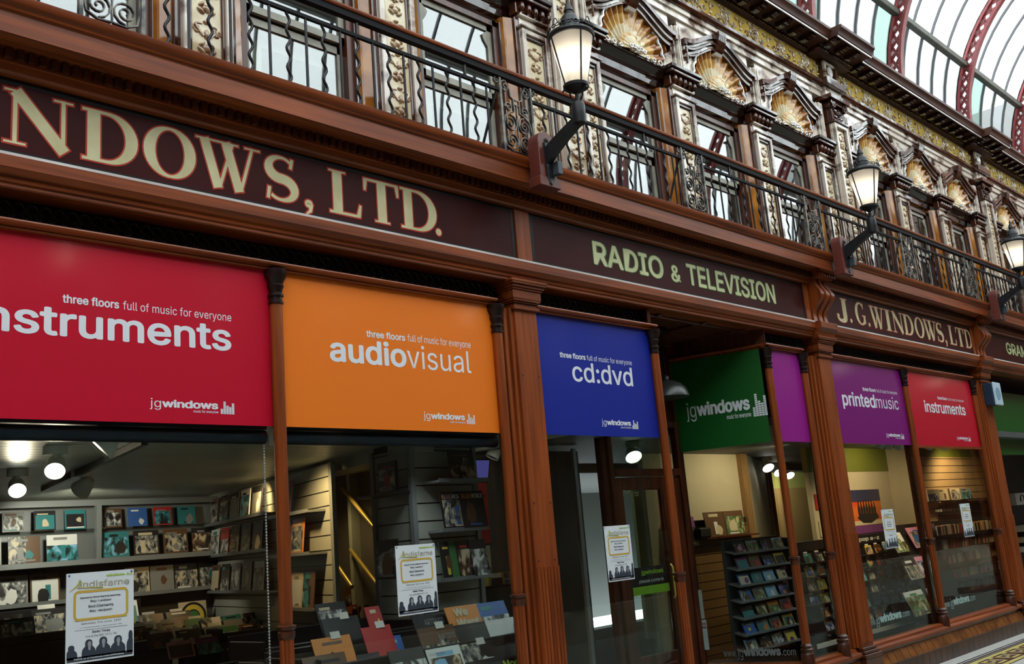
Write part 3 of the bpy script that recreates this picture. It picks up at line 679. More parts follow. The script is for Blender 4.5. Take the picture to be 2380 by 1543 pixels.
    return t
def clone(t, loc, label):
    c = copy_tree(t); c.location = loc; c['label'] = label; return c
ws = surround('x'); index_kids()
for k, xx in enumerate(WX):
    lb = 'glazed tile window surround with a shell, '+WNAME[k]
    if k == 0: ws.location = (xx, YU, Z0); ws['label'] = lb
    else: clone(ws, (xx, YU, Z0), lb)
# the windows themselves
def upwindow(n, xx):
    f = MB(); a = .435
    for s in (-1, 1): f.box(*sorted((xx+s*a, xx+s*(a-.05))), .36, .46, Z0, 5.70)
    f.box(xx-a, xx+a, .36, .46, 5.655, 5.70); f.box(xx-a, xx+a, .36, .46, Z0, Z0+.06)
    fr = tag(f.build('window_%d' % n, M['wood_dark'], at=(xx, .4, Z0)), kind='structure')
    s1 = MB(); b = a-.05
    for z0, z1, y in ((5.02, 5.655, .385), (Z0+.06, 5.00, .415)):
        for s in (-1, 1): s1.box(*sorted((xx+s*b, xx+s*(b-.045))), y, y+.03, z0, z1)
        s1.box(xx-b, xx+b, y, y+.03, z1-.05, z1); s1.box(xx-b, xx+b, y, y+.03, z0, z0+.05)
    for s in (-1, 1):                                   # curved sash horns
        s1.py([(xx+s*b, 5.60), (xx+s*(b-.05), 5.60), (xx+s*(b-.10), 5.56), (xx+s*(b-.085), 5.52), (xx+s*(b-.05), 5.47), (xx+s*b, 5.42)][::s], .386, .40)
    sub(fr, s1, 'sash', M['sash'])
    p = MB(); p.box(xx-b, xx+b, .398, .402, 5.05, 5.62); p.box(xx-b, xx+b, .428, .432, Z0+.1, 4.97)
    sub(fr, p, 'pane', M['glass_up'])
    bl = MB(); bl.box(xx-.36, xx+.36, .50, .505, 4.86, 4.99); bl.box(xx-.36, xx-.2, .50, .505, 4.3, 4.86)
    sub(fr, bl, 'blind', M['shade'])
for k, xx in enumerate(WX): upwindow(20+k, xx)

# candelabra relief used on all the cream panels
def candelabra(mb, x, y, z0, z1, w_, m=0):
    n = max(2, int(round((z1-z0)/.24))); h = (z1-z0)/n
    for k in range(n):
        z = z0+h*k
        mb.blob((x, y, z+h*.20), w_*.16, .018, h*.10, m); mb.blob((x, y, z+h*.55), w_*.09, .016, h*.13, m)
        for s in (-1, 1):
            mb.blob((x+s*w_*.18, y, z+h*.12), w_*.15, .016, h*.055, m, tilt=s*.6); mb.blob((x+s*w_*.15, y, z+h*.30), w_*.13, .014, h*.05, m, tilt=-s*.7)
            mb.tube([(x+s*w_*(.10+.26*math.sin(q*.5)), y, z+h*(.50+.11*q-.010*q*q)) for q in range(7)], [.011, .011, .010, .009, .008, .007, .005], 5, m)
            c_ = (x+s*w_*.33, z+h*.62)
            mb.tube([(c_[0]+s*.028*(1-q/14)*math.cos(q*.75), y, c_[1]+.030*(1-q/14)*math.sin(q*.75)) for q in range(10)], .0075, 4, m)
        mb.blob((x, y, z+h*.86), w_*.12, .018, h*.05, m)
def small_pilaster(label):
    t = thing('tile_pilaster', (0, YU, Z0), label, 'pilaster', 'narrow tiled pilasters between the upper windows')
    sh = MB(); a = .16
    sh.box(-a, a, .245, .299, Z0, 5.665)
    for s in (-1, 1): sh.box(*sorted((s*a, s*(a-.045))), .205, .246, Z0, 5.64); sh.box(*sorted((s*(a-.045), s*(a-.065))), .225, .246, Z0, 5.60, 1)
    sh.box(-a+.045, a-.045, .205, .246, 5.595, 5.64); sh.box(-a+.045, a-.045, .222, .246, 5.565, 5.595, 1)
    sh.build('shaft', [M['t_pale'], M['t_brown']], t, bevel=.006)
    pn = MB(); pn.box(-a+.065, a-.065, .240, .248, Z0, 5.565); pn.build('panel', M['t_cream'], t)
    o = MB(); candelabra(o, 0, .238, 4.26, 5.54, .20); o.build('ornament', M['t_orn'], t, smooth=60)
    cp = MB()
    for z0, z1, y, e in ((5.645, 5.665, .19, .02), (5.665, 5.745, .235, -.005), (5.745, 5.765, .205, .01)): cp.box(-a-e, a+e, y, .299, z0, z1)
    cb = cp.build('neck_block', M['t_pale'], t, bevel=.005)
    ed = MB(); ed.box(-.235, .235, .16, .249, 5.87, 5.905); ed.box(-.25, .25, .14, .249, 5.905, 5.945, 1); ed.box(-.205, .205, .215, .299, 5.76, 5.87)
    eo = ed.build('impost', [M['t_brown'], M['t_dark']], t, bevel=.006)
    eg = MB()
    for k in range(5): eg.blob((-.16+.08*k, .195, 5.815), .024, .03, .045)
    sub(eo, eg, 'egg_and_dart', M['t_brown'], smooth=60)
    ml = MB()
    for s, w_, y in ((0, .065, .20), (-.052, .018, .22), (.052, .018, .22)): ml.box(s-w_/2, s+w_/2, y, .30, 5.945, 6.43)
    for s in (-.02, .02): ml.box(s-.006, s+.006, .19, .2, 5.95, 6.42)
    ml.build('upper_rib', M['t_pale'], t, bevel=.004)
    return t
sp0 = small_pilaster('x'); index_kids(); spx = []
for k, xx in enumerate(WX):
    for s in (-1, 1):
        q = xx+s*.73
        if all(abs(q-a) > .1 for a, _ in spx): spx.append((q, (k, s)))
for i, (q, (k, s)) in enumerate(spx):
    lb = 'narrow tile pilaster on the %s of the window %s' % ('left' if s < 0 else 'right', WNAME[k])
    if i == 0: sp0.location = (q, YU, Z0); sp0['label'] = lb
    else: clone(sp0, (q, YU, Z0), lb)
def big_pilaster(label):
    t = thing('tile_pilaster', (0, YU, Z0), label, 'pilaster', 'tall tiled pilasters with Ionic capitals')
    a = .165; sh = MB(); sh.box(-a, a, .17, .299, Z0, 6.20)
    for s in (-1, 1): sh.box(*sorted((s*a, s*(a-.04))), .125, .171, Z0, 6.20); sh.box(*sorted((s*(a-.04), s*(a-.06))), .145, .171, Z0, 6.15, 1)
    sh.box(-a+.04, a-.04, .125, .171, 6.15, 6.20); sh.box(-a-.02, a+.02, .11, .299, 6.20, 6.235, 1)
    sh.build('shaft', [M['t_pale'], M['t_brown']], t, bevel=.006)
    pn = MB(); pn.box(-a+.06, a-.06, .163, .172, Z0, 6.15); pn.build('panel', M['t_cream'], t)
    o = MB(); candelabra(o, 0, .160, 4.26, 6.12, .21); o.build('ornament', M['t_orn'], t, smooth=60)
    cp = MB(); cp.box(-a, a, .15, .299, 6.235, 6.40)
    candelabra(cp, 0, .145, 6.24, 6.40, .26)
    for s in (-1, 1):
        cp.tube([(s*(.15+.062*(1-q/22)*math.cos(q*.55)), .12, 6.43+.062*(1-q/22)*math.sin(q*.55)) for q in range(20)], .013, 5)
        cp.prism([(s*.15+.05*math.cos(2*PI*q/12), .135, 6.43+.05*math.sin(2*PI*q/12)) for q in range(12)], (0, .16, 0))
    cp.box(-.17, .17, .12, .299, 6.44, 6.49); cp.box(-.24, .24, .085, .299, 6.49, 6.545)
    cp.build('ionic_capital', M['t_brown'], t, smooth=40)
    ar = MB(); ar.box(-.21, .21, .16, .299, 6.545, 6.67); ar.box(-.25, .25, .10, .299, 6.67, 6.765, 1)
    ar.build('architrave_block', [M['t_pale'], M['t_brown']], t, bevel=.006)
    fb = MB(); fb.box(-.19, .19, .17, .299, 6.765, 7.03)
    for s in (-1, 1): fb.box(*sorted((s*.17, s*.12)), .145, .171, 6.79, 7.01, 1)
    fb.box(-.12, .12, .145, .171, 6.97, 7.01, 1); fb.box(-.12, .12, .145, .171, 6.79, 6.82, 1); fb.blob((0, .165, 6.90), .06, .03, .08, 2)
    fb.build('frieze_block', [M['t_brown'], M['t_pale'], M['t_white']], t, bevel=.005)
    # strips of dark tile either side
    sd = MB(); 
    for s in (-1, 1): sd.box(*sorted((s*.165, s*.175)), .2, .299, Z0, 6.545)
    sd.build('side_strip', M['t_brown'], t)
    return t
bp = big_pilaster('x'); index_kids()
for k, (xx, lb) in enumerate(zip(PX[1:], ('behind the near lamp', 'just left of the middle lamp', 'between the middle and the farthest lamp', 'past the farthest lamp'))):
    lb = 'tall tile pilaster with an Ionic capital, '+lb
    if k == 0: bp.location = (xx, YU, Z0); bp['label'] = lb
    else: clone(bp, (xx, YU, Z0), lb)

# architrave, frieze and top cornice
ar = MB()
ar.px([(.419, 6.545), (.225, 6.545), (.225, 6.61), (.205, 6.615), (.205, 6.672), (.419, 6.672)], -.6, 27, 1)
ar.px([(.419, 6.672), (.185, 6.672), (.175, 6.685), (.165, 6.70), (.165, 6.735), (.19, 6.75), (.22, 6.765), (.419, 6.765)], -.6, 27, 0)
tag(ar.build('trim_3', [M['t_brown'], M['t_pale']], smooth=30), kind='structure')
cn = MB()
def corn(x0, x1, dy):
    cn.px([(.60, 7.03), (.225-dy, 7.03), (.215-dy, 7.05), (.185-dy, 7.055), (.175-dy, 7.085), (.13-dy, 7.095), (-.06-dy, 7.10), (-.06-dy, 7.075), (-.075-dy, 7.075), (-.075-dy, 7.105), (-.085-dy, 7.112), (-.095-dy, 7.14), (-.115-dy, 7.165), (-.135-dy, 7.18), (-.135-dy, 7.215), (.60, 7.22)], x0, x1, 3)
    cn.box(x0+.004, x1-.004, -.077-dy, -.074-dy, 7.082, 7.098, 1)
    q = x0+.03
    while q < x1-.08: cn.px([(.13-dy, 7.097), (.13-dy, 7.045), (.08-dy, 7.035), (.0-dy, 7.048), (-.045-dy, 7.06), (-.045-dy, 7.097)], q, q+.085, 2); q += .27
    q = x0
    while q < x1-.03: cn.box(q, q+.03, .165-dy, .19-dy, 7.056, 7.082, 0); q += .055
last = -.6
for p in PX:
    corn(last, p-.45, 0); corn(p-.45, p+.45, .12); last = p+.45
tag(cn.build('trim_4', [M['t_brown'], M['t_white'], M['t_dark'], M['corn_brown']], smooth=25), kind='structure')
def frieze(x0, x1, label):
    t = thing('frieze_panel', (x0, YU, 6.765), label, 'frieze', 'gold frieze panels')
    MB().box(x0, x1, .235, .419, 6.765, 7.03).build('panel', M['t_gold'], t)
    r = MB(); n = max(1, int(round((x1-x0)/.62))); st = (x1-x0)/n
    for k in range(n):
        cx = x0+st*(k+.5); y = .228
        r.tube([(cx, y, 6.78), (cx, y, 6.99)], [.012, .006], 5)
        for s in (-1, 1):
            r.tube([(cx+s*(.012+.085*(1-q/20)*(1+math.cos(q*.42+PI))*.5+.03*q/20), y, 6.90+.085*(1-q/20)*math.sin(q*.42)) for q in range(18)], .010, 4)
            r.tube([(cx+s*(.15+.05*(1-q/16)*math.cos(q*.6)), y, 6.845+.045*(1-q/16)*math.sin(q*.6)) for q in range(14)], .009, 4)
            r.tube([(cx+s*(.02+.26*q/8), y, 6.80+.05*math.sin(q*.8)) for q in range(9)], .008, 4)
            r.blob((cx+s*.10, y, 6.985), .035, .016, .012, tilt=s*.5); r.blob((cx+s*.22, y, 6.955), .03, .016, .012, tilt=-s*.6); r.blob((cx+s*.24, y, 6.80), .03, .014, .010, tilt=s*.4)
        r.blob((cx, y, 6.915), .03, .022, .03); r.blob((cx, y, 7.00), .018, .016, .018); r.blob((cx+st/2, y, 6.93), .014, .014, .05); r.blob((cx+st/2, y, 6.85), .03, .014, .014)
    r.build('relief', M['t_relief'], t, smooth=60)
    return t
for a, b, lb in ((1.14, 5.75, 'above the near window bays, mostly out of the photo'), (6.13, 10.80, 'over the three windows between the near and middle lamps'), (11.18, 15.77, 'over the three windows between the middle and farthest lamps'), (16.15, 20.78, 'at the far end of the wall')):
    frieze(a, b, 'gold frieze panel with relief scrolls '+lb)

# ------------------------------------------------------------------ glass roof on iron ribs
RC, RR = (-2.25, 7.93), 3.01                            # centre (y, z) and radius of the vault
M['rib'] = noisy('red_oxide_iron', (0.15, 0.014, 0.016), (0.21, 0.024, 0.024), (10, 10, 10), 0.45)
M['bar'] = mat('grey_glazing_bar', (0.07, 0.072, 0.076), 0.5)
M['purlin'] = noisy('olive_grey_purlin', (0.050, 0.048, 0.034), (0.085, 0.08, 0.06), (10, 10, 10), 0.6)
M['rg_a'] = roofglass('clear_roof_glass', (0.46, 0.49, 0.49), (0.22, 0.24, 0.24))
M['rg_b'] = roofglass('milky_roof_glass', (0.084, 0.092, 0.091), (0.105, 0.114, 0.112))
M['rg_c'] = roofglass('greenish_roof_glass', (0.052, 0.074, 0.066), (0.068, 0.096, 0.085))
M['rg_d'] = roofglass('bluish_roof_glass', (0.10, 0.112, 0.113), (0.12, 0.132, 0.134))
def rp(a, r): return (RC[0]+r*math.cos(a), RC[1]+r*math.sin(a))
RX = [0.5+2.8*k for k in range(10)]; A0, A1 = math.radians(-18), math.radians(198); DR = .16
def rib(x, label):
    t = thing('roof_rib', (x, RC[0]+RR, 7.2), label, 'roof rib', 'red lattice ribs of the glass roof')
    n = 64
    for r, nm in ((RR-.02, 'outer_flange'), (RR-DR-.02, 'inner_flange')):
        f = MB(); f.tube([(x, *rp(lerp(A0, A1, i/n), r)) for i in range(n+1)], 0, flat=None) if False else None
        for i in range(n):
            a, b = lerp(A0, A1, i/n), lerp(A0, A1, (i+1)/n); p = [rp(a, r-.022), rp(b, r-.022), rp(b, r+.022), rp(a, r+.022)]
            f.px(p, x-.055, x+.055)
        f.build(nm, M['rib'], t)
    l = MB(); nd = 56
    for i in range(nd):
        a, b = lerp(A0, A1, i/nd), lerp(A0, A1, (i+1)/nd); m_ = (a+b)/2; ri, ro = RR-DR+.0, RR-.04; rm = (ri+ro)/2
        for (p, q) in (((a, ri), (b, ro)), ((a, ro), (b, ri))):
            P0, P1 = rp(*p), rp(*q); dy, dz = P1[0]-P0[0], P1[1]-P0[1]; L_ = math.hypot(dy, dz); ny, nz = -dz/L_*.020, dy/L_*.020
            l.px([(P0[0]+ny, P0[1]+nz), (P1[0]+ny, P1[1]+nz), (P1[0]-ny, P1[1]-nz), (P0[0]-ny, P0[1]-nz)], x-.012, x+.012)
    l.build('lattice', M['rib'], t)
    return t
r0 = rib(RX[0], 'x'); index_kids()
RN = ['first roof rib, above the left of the photo', 'second roof rib, above the red banner', 'roof rib above the blue banner', 'roof rib above the entrance', 'leftmost visible red roof rib, at the top edge above the gold frieze', 'second visible red roof rib from the left, rising behind the cornice', 'third visible red roof rib from the left, with diamond openings', 'red roof rib at the right edge of the photo', 'roof rib past the right edge', 'farthest roof rib of the glass roof']
for k, x in enumerate(RX):
    lb = RN[k] if 'red' in RN[k] and 'banner' not in RN[k] else RN[k]
    if k == 0: r0['label'] = lb
    else: clone(r0, (x, RC[0]+RR, 7.2), lb)
# purlins, panes and glazing bars: one glazed panel between each two ribs
rows = [(math.radians(a), math.radians(b), k) for a, b, k in ((-18, 23, 5), (23, 64, 4), (64, 116, 4), (116, 157, 4), (157, 198, 5))]
pu = MB()
for r_ in rows[:-1]:
    y, z = rp(r_[1], RR-.03); pu.px([(y-.05, z-.05), (y+.05, z-.05), (y+.05, z+.06), (y-.05, z+.06)], -2.5, 27)
tag(pu.build('trim_5', M['purlin'], bevel=.01), kind='structure')
rr = random.Random(3); n = 60
for k in range(-1, 9):
    x0 = RX[0]+2.8*k; x1 = x0+2.8
    for j, (a, b, np_) in enumerate(rows):
        br = MB(); pn = MB(); seg = 8
        for i in range(np_+1):
            x = lerp(x0, x1, i/np_)
            if 0 < i < np_ or True:
                for q in range(seg):
                    p = [rp(lerp(a, b, q/seg), RR+.0), rp(lerp(a, b, (q+1)/seg), RR), rp(lerp(a, b, (q+1)/seg), RR+.05), rp(lerp(a, b, q/seg), RR+.05)]
                    br.px(p, x-.016, x+.016)
            if i < np_:
                xa, xb = x+.016, lerp(x0, x1, (i+1)/np_)-.016
                mm = rr.choice((0, 0, 1, 2, 0)) if j == 0 else (3 if j == 4 or rr.random() < .75 else 0)  # near row dimmed below glare, opposite row kept clear to brighten the facade
                for q in range(seg):
                    p = [rp(lerp(a, b, q/seg), RR+.035), rp(lerp(a, b, (q+1)/seg), RR+.035), rp(lerp(a, b, (q+1)/seg), RR+.043), rp(lerp(a, b, q/seg), RR+.043)]
                    pn.add([(xa, *p[0]), (xb, *p[0]), (xb, *p[1]), (xa, *p[1])], [(0, 1, 2, 3)], mm)
        o = tag(br.build('window_%d' % n, M['bar']), kind='structure'); n += 1
        g = pn.build('pane', [M['rg_b'], M['rg_c'], M['rg_d'], M['rg_a']], o)
wb = MB(); wb.box(-3, 27, .60, .95, 6.9, 7.25); tag(wb.build('wall_parapet', M['t_dark']), kind='structure')

# ------------------------------------------------------------------ opposite side of the arcade
M['opp'] = noisy('opposite_brown_front', (0.035, 0.014, 0.009), (0.09, 0.035, 0.016), (1.2, 1.2, 1.5), 0.35)
M['opp_light'] = noisy('opposite_cream_tile', (0.25, 0.19, 0.12), (0.42, 0.36, 0.26), (3, 3, 3), 0.35)
M['opp_dark'] = mat('opposite_shop_dark', (0.02, 0.021, 0.022), 0.3)
op = MB(); YO = -5.75
op.box(-6, 30, YO-.6, YO-.3, 0, 7.3, 0); op.box(-6, 30, YO-.3, YO-.02, 0, .5, 1); op.box(-6, 30, YO-.3, YO, 3.3, 4.2, 0)
x = -6
while x < 30:
    op.box(x, x+.35, YO-.3, YO, .5, 3.3, 0); op.box(x, x+.5, YO-.3, YO-.05, 4.2, 6.6, 1); op.box(x+1.5, x+1.75, YO-.3, YO-.08, 4.2, 6.0, 1); op.box(x+2.9, x+3.15, YO-.3, YO-.08, 4.2, 6.0, 1)
    x += 4.45
op.box(-6, 30, YO-.3, YO-.05, 6.0, 6.7, 1); op.box(-6, 30, YO-.3, YO+.1, 6.7, 7.3, 0)
tag(op.build('wall_opposite', [M['opp'], M['opp_light'], M['opp_dark']]), kind='structure')
# ------------------------------------------------------------------ balcony railing
YR = -.22; ZB = 4.232
hr = thing('handrail', (0, YR, 4.79), 'long balcony handrail, black iron with a wooden top', 'handrail')
MB().px([(YR-.028, 4.834), (YR-.034, 4.842), (YR-.034, 4.856), (YR-.02, 4.868), (YR+.02, 4.868), (YR+.034, 4.856), (YR+.034, 4.842), (YR+.028, 4.834)], -.6, 22).build('wooden_top', M['wood_x'], hr, smooth=40)
MB().box(-.6, 22, YR-.022, YR+.022, 4.792, 4.834).build('iron_bar', M['iron_dull'], hr)
SC = [1.925, 4.822, 7.010, 9.150, 11.450, 13.420, 15.62, 17.8]; SW = .165
def spiral(cx, cz, r, turns, a0, sgn, n=22): return [(cx+r*(1-.86*i/n)*math.cos(a0+sgn*2*PI*turns*i/n), YR, cz+r*(1-.86*i/n)*math.sin(a0+sgn*2*PI*turns*i/n)) for i in range(n+1)]
def scroll_panel(label):
    t = thing('scroll_panel', (0, 0, 0), label, 'railing panel', 'wrought iron scroll panels of the railing')
    for s in (-1, 1):
        MB().box(*sorted((s*SW, s*(SW-.020))), YR-.014, YR+.014, ZB, 4.79).build('post', M['iron_worn'], t, at=(0, 0, 0))
        b = MB()
        for c_, q, r, a0, sg in (((s*.068, 4.335), 1.9, .066, -PI/2, -s), ((s*.068, 4.468), 1.9, .066, PI/2, s), ((s*.080, 4.585), 1.4, .036, 0 if s > 0 else PI, s), ((s*.105, 4.735), 1.5, .046, PI/2, -s)):
            b.tube(spiral(*c_, r, q, a0, sg), 0, flat=(.009, .0035))
        b.tube([(s*.004, YR, 4.262), (s*.07, YR, 4.258), (s*.128, YR, 4.285), (s*.142, YR, 4.35), (s*.138, YR, 4.45), (s*.12, YR, 4.515), (s*.07, YR, 4.55), (s*.03, YR, 4.56), (s*.03, YR, 4.655), (s*.06, YR, 4.67), (s*.065, YR, 4.72), (s*.1, YR, 4.782)], 0, flat=(.009, .0035))
        b.tube(spiral(s*(SW+.022), 4.76, .024, 1.3, PI/2, -s, 12), 0, flat=(.008, .003))
        b.build('scroll', M['iron_worn'], t, at=(0, 0, 0))
    c_ = MB(); c_.box(-.004, .004, YR-.006, YR+.006, 4.26, 4.62); c_.box(-.03, .03, YR-.006, YR+.006, 4.615, 4.622); c_.box(-.03, .03, YR-.006, YR+.006, 4.652, 4.66)
    c_.build('centre_bar', M['iron_worn'], t, at=(0, 0, 0))
    return t
s0 = scroll_panel('x'); index_kids()
SN = ['at the top left edge of the photo', 'just left of the near lamp', 'above the letters RADIO', 'left of the middle lamp bracket', 'first past the middle lamp', 'left of the farthest lamp bracket', 'past the farthest lamp', 'last at the far end']
for k, x in enumerate(SC):
    lb = 'wrought iron scroll panel in the railing, '+SN[k]
    if k == 0: s0.location = (x, 0, 0); s0['label'] = lb
    else: clone(s0, (x, 0, 0), lb)
RNM = ['between the first two scroll panels, above the letters OWS', 'from the near lamp to the scroll panel above RADIO', 'between the scroll panel above RADIO and the middle lamp', 'behind the middle lamp bracket', 'first full one past the middle lamp', 'ending at the farthest lamp bracket', 'past the farthest lamp', 'far end']
def straight_bal(x, t, h): MB().tube([(x, YR, ZB), (x, YR, h)], .0085, 6).build('baluster', M['iron'], t)
WV = None
for k in range(len(SC)-1):
    x0, x1 = SC[k]+SW, SC[k+1]-SW
    t = thing('railing_panel', ((x0+x1)/2, YR, ZB), 'baluster railing panel, '+RNM[k], 'railing panel', 'baluster panels of the balcony railing')
    lr = MB(); lr.px([(YR-.011, 4.683), (YR+.011, 4.683), (YR+.011, 4.705), (YR-.011, 4.705)], x0, x1)
    lr.build('lower_rail', M['iron_dull'], t)
    st = MB(); q = x0+.45
    while q < x1-.2: st.box(q-.008, q+.008, YR-.008, YR+.008, 4.705, 4.79); q += .9
    st.build('short_post', M['iron'], t)
    nb = int(round((x1-x0)/.125)); sp = (x1-x0)/nb
    for i in range(1, nb):
        x = x0+sp*i
        if i % 2: MB().tube([(x+.0125*math.sin(z*2*PI/.118), YR, z) for z in [lerp(ZB, 4.685, q/26) for q in range(27)]], .0088, 6).build('wavy_baluster', M['iron'], t, smooth=60)
        else: straight_bal(x, t, 4.685)
    br = MB(); br.tube([(x1-.012, YR+.01, 4.69), (x1-.10, YR+.12, 4.24)], .010, 5); br.build('brace', M['iron'], t)

# ------------------------------------------------------------------ bracket lamps
M['lampglass'] = bpy.data.materials.new('frosted_lamp_glass'); mg = M['lampglass']; mg.use_nodes = True; nt = mg.node_tree; nt.nodes.clear()
o_ = nt.nodes.new('ShaderNodeOutputMaterial'); a1 = nt.nodes.new('ShaderNodeAddShader'); a2 = nt.nodes.new('ShaderNodeAddShader'); t1 = nt.nodes.new('ShaderNodeBsdfTransparent'); t2 = nt.nodes.new('ShaderNodeBsdfTranslucent'); t3 = nt.nodes.new('ShaderNodeBsdfGlossy')
t1.inputs[0].default_value = (.26, .25, .225, 1); t2.inputs[0].default_value = (.50, .475, .42, 1); t3.inputs[0].default_value = (.05, .05, .05, 1); t3.inputs['Roughness'].default_value = .2
nt.links.new(t1.outputs[0], a1.inputs[0]); nt.links.new(t2.outputs[0], a1.inputs[1]); nt.links.new(a1.outputs[0], a2.inputs[0]); nt.links.new(t3.outputs[0], a2.inputs[1]); nt.links.new(a2.outputs[0], o_.inputs[0])
M['bulb'] = mat('lit_mantle', (1, .9, .75), .5, emit=(1.0, .90, .76), estr=17.0)
M['lampinner'] = mat('lamp_white_enamel', (.75, .72, .66), .4)
def lamp(label):
    t = thing('wall_lantern', (0, 0, 0), label, 'lamp', 'bracket lanterns over the cornice'); O = (0, 0, 0)
    b = MB(); n = 12; w_ = .085
    pts = [(-w_, 4.05), (w_, 4.05)]+[(w_*math.cos(PI*i/n), 4.315+w_*math.sin(PI*i/n)) for i in range(n+1)]
    b.py(pts, -.365, -.262); b.box(-.105, .105, -.375, -.262, 3.985, 4.055)
    b.build('mounting_board', M['wood_red'], t, at=O, bevel=.005)
    p = MB(); p.box(-.032, .032, -.378, -.364, 4.03, 4.31); p.blob((0, -.37, 4.33), .018, .012, .022); p.blob((0, -.37, 4.02), .026, .012, .03)
    p.build('wall_plate', M['iron'], t, at=O)
    a = MB()
    for k in range(10):
        u, v = k/10, (k+1)/10
        f = lambda q: (lerp(-.372, -.675, q), lerp(4.235, 4.385, q**.85), lerp(.075, .034, q**.7), lerp(.022, .03, q))
        y0, z0, h0, w0 = f(u); y1, z1, h1, w1 = f(v)
        a.add([(-w0, y0, z0-h0*1.25), (w0, y0, z0-h0*1.25), (w0, y0, z0+h0*.6), (-w0, y0, z0+h0*.6), (-w1, y1, z1-h1*1.25), (w1, y1, z1-h1*1.25), (w1, y1, z1+h1*.6), (-w1, y1, z1+h1*.6)], [(0, 1, 5, 4), (1, 2, 6, 5), (2, 3, 7, 6), (3, 0, 4, 7)])
    a.build('arm', M['iron'], t, at=O, smooth=50)
    MB().box(.028, .075, -.43, -.37, 4.075, 4.17).build('junction_box', mat('blue_grey_box', (.055, .075, .09), .5), t, at=O, bevel=.004)
    L = -.68
    MB().lathe([(.030, 4.335), (.044, 4.345), (.048, 4.40), (.048, 4.475), (.042, 4.495), (.016, 4.50)], 0, L, 16).build('cup', M['iron'], t, at=O, smooth=40)
    s = MB(); s.lathe([(.014, 4.49), (.014, 4.56), (.03, 4.575), (.055, 4.585), (.082, 4.605)], 0, L, 14)
    for k in range(3):
        an = 2*PI*k/3+.5; s.tube([(r*math.cos(an), L+r*math.sin(an), z) for r, z in ((.02, 4.50), (.045, 4.53), (.05, 4.565), (.075, 4.59), (.09, 4.585), (.10, 4.57))], .007, 5)
    s.build('stem', M['iron'], t, at=O, smooth=40)
    r = MB(); r.lathe([(.070, 4.605), (.088, 4.605), (.090, 4.625), (.072, 4.632)], 0, L, 24); r.lathe([(.140, 4.965), (.160, 4.968), (.166, 4.985), (.158, 5.005), (.13, 5.02)], 0, L, 28)
    ring = r.build('ring', M['iron'], t, at=O, smooth=40)
    for k in range(4):
        an = math.radians(66+90*k); e = MB(); e.tube([(.082*math.cos(an), L+.082*math.sin(an), 4.62), (.154*math.cos(an), L+.154*math.sin(an), 4.975)], .0065, 5); e.build('glazing_bar', M['iron'], t, at=O)
    g = MB(); n = 36; vs = [(rr*math.cos(2*PI*i/n), L+rr*math.sin(2*PI*i/n), z) for rr, z in ((.077, 4.625), (.149, 4.972)) for i in range(n)]
    g.add(vs, [(i, (i+1) % n, n+(i+1) % n, n+i) for i in range(n)])
    g.build('glass', M['lampglass'], t, at=O, smooth=60)
    MB().lathe([(.004, 4.725), (.035, 4.745), (.048, 4.79), (.040, 4.84), (.018, 4.87), (.004, 4.875)], 0, L, 14).build('bulb', M['bulb'], t, at=O, smooth=60)
    hd = MB(); hd.lathe([(.15, 5.0), (.13, 5.02), (.095, 5.035), (.070, 5.05), (.066, 5.085), (.072, 5.09), (.066, 5.10), (.060, 5.13), (.045, 5.15), (.030, 5.155), (.028, 5.18), (.034, 5.185), (.030, 5.20), (.026, 5.215), (.012, 5.25), (.014, 5.262), (.004, 5.29)], 0, L, 20)
    hd.build('hood', M['iron'], t, at=O, smooth=40)
    MB().lathe([(.02, 4.99), (.145, 4.975)], 0, L, 24).build('reflector', M['lampinner'], t, at=O)
    cr = MB(); nc = 12
    for k in range(nc):
        an = 2*PI*k/nc; c_ = (.158*math.cos(an), L+.158*math.sin(an)); tx, ty = -math.sin(an), math.cos(an)
        for s_ in (-1, 1):
            cr.tube([(c_[0]+tx*s_*(.018+.017*math.cos(q*.7)), c_[1]+ty*s_*(.018+.017*math.cos(q*.7)), 5.012+.012+.017*(1-q/14)*math.sin(q*.7)) for q in range(10)], .004, 4)
        if k % 3 == 0: cr.tube([(c_[0]+tx*.02*math.cos(PI*q/8), c_[1]+ty*.02*math.cos(PI*q/8), 5.03+.045*math.sin(PI*q/8)) for q in range(9)], .004, 4)
    cr.build('cresting', M['iron'], t, at=O)
    return t
l0 = lamp('near bracket lantern, lit, on a round-topped red board left of RADIO'); l0.location = (4.945, 0, 0); index_kids()
clone(l0, (9.455, 0, 0), 'middle bracket lantern, lit, above the narrow-lettered sign')
clone(l0, (13.94, 0, 0), 'farthest bracket lantern, lit, cut by the right edge of the photo')
for x, lb in ((3.93, 'opposite the red banner'), (9.62, 'opposite the entrance'), (21.1, 'opposite the far windows'), (26.6, 'at the far end')):
    c_ = clone(l0, (x, YO-.264, .06), 'lit bracket lantern on the other side of the arcade, '+lb); c_.rotation_euler = (0, 0, PI); c_['group'] = 'bracket lanterns across the arcade'

# blue alarm box on the farthest pilaster
t = thing('alarm_box', (13.93, 0, 2.86), 'blue and white alarm box on the farthest pilaster', 'alarm')
MB().box(13.79, 14.075, -.115, -.0, 2.875, 3.165).build('case', mat('navy_plastic', (.018, .045, .085), .4), t, bevel=.008)
MB().box(13.80, 14.085, -.135, -.115, 2.865, 3.175).build('cover', mat('pale_blue_plastic', (.50, .66, .78), .35), t, bevel=.01)
MB().prism([(13.94+.085*math.cos(2*PI*i/20), -.1355, 3.02+.085*math.sin(2*PI*i/20)) for i in range(20)], (0, -.002, 0)).build('emblem', mat('grey_blue_print', (.22, .38, .46), .4), t)
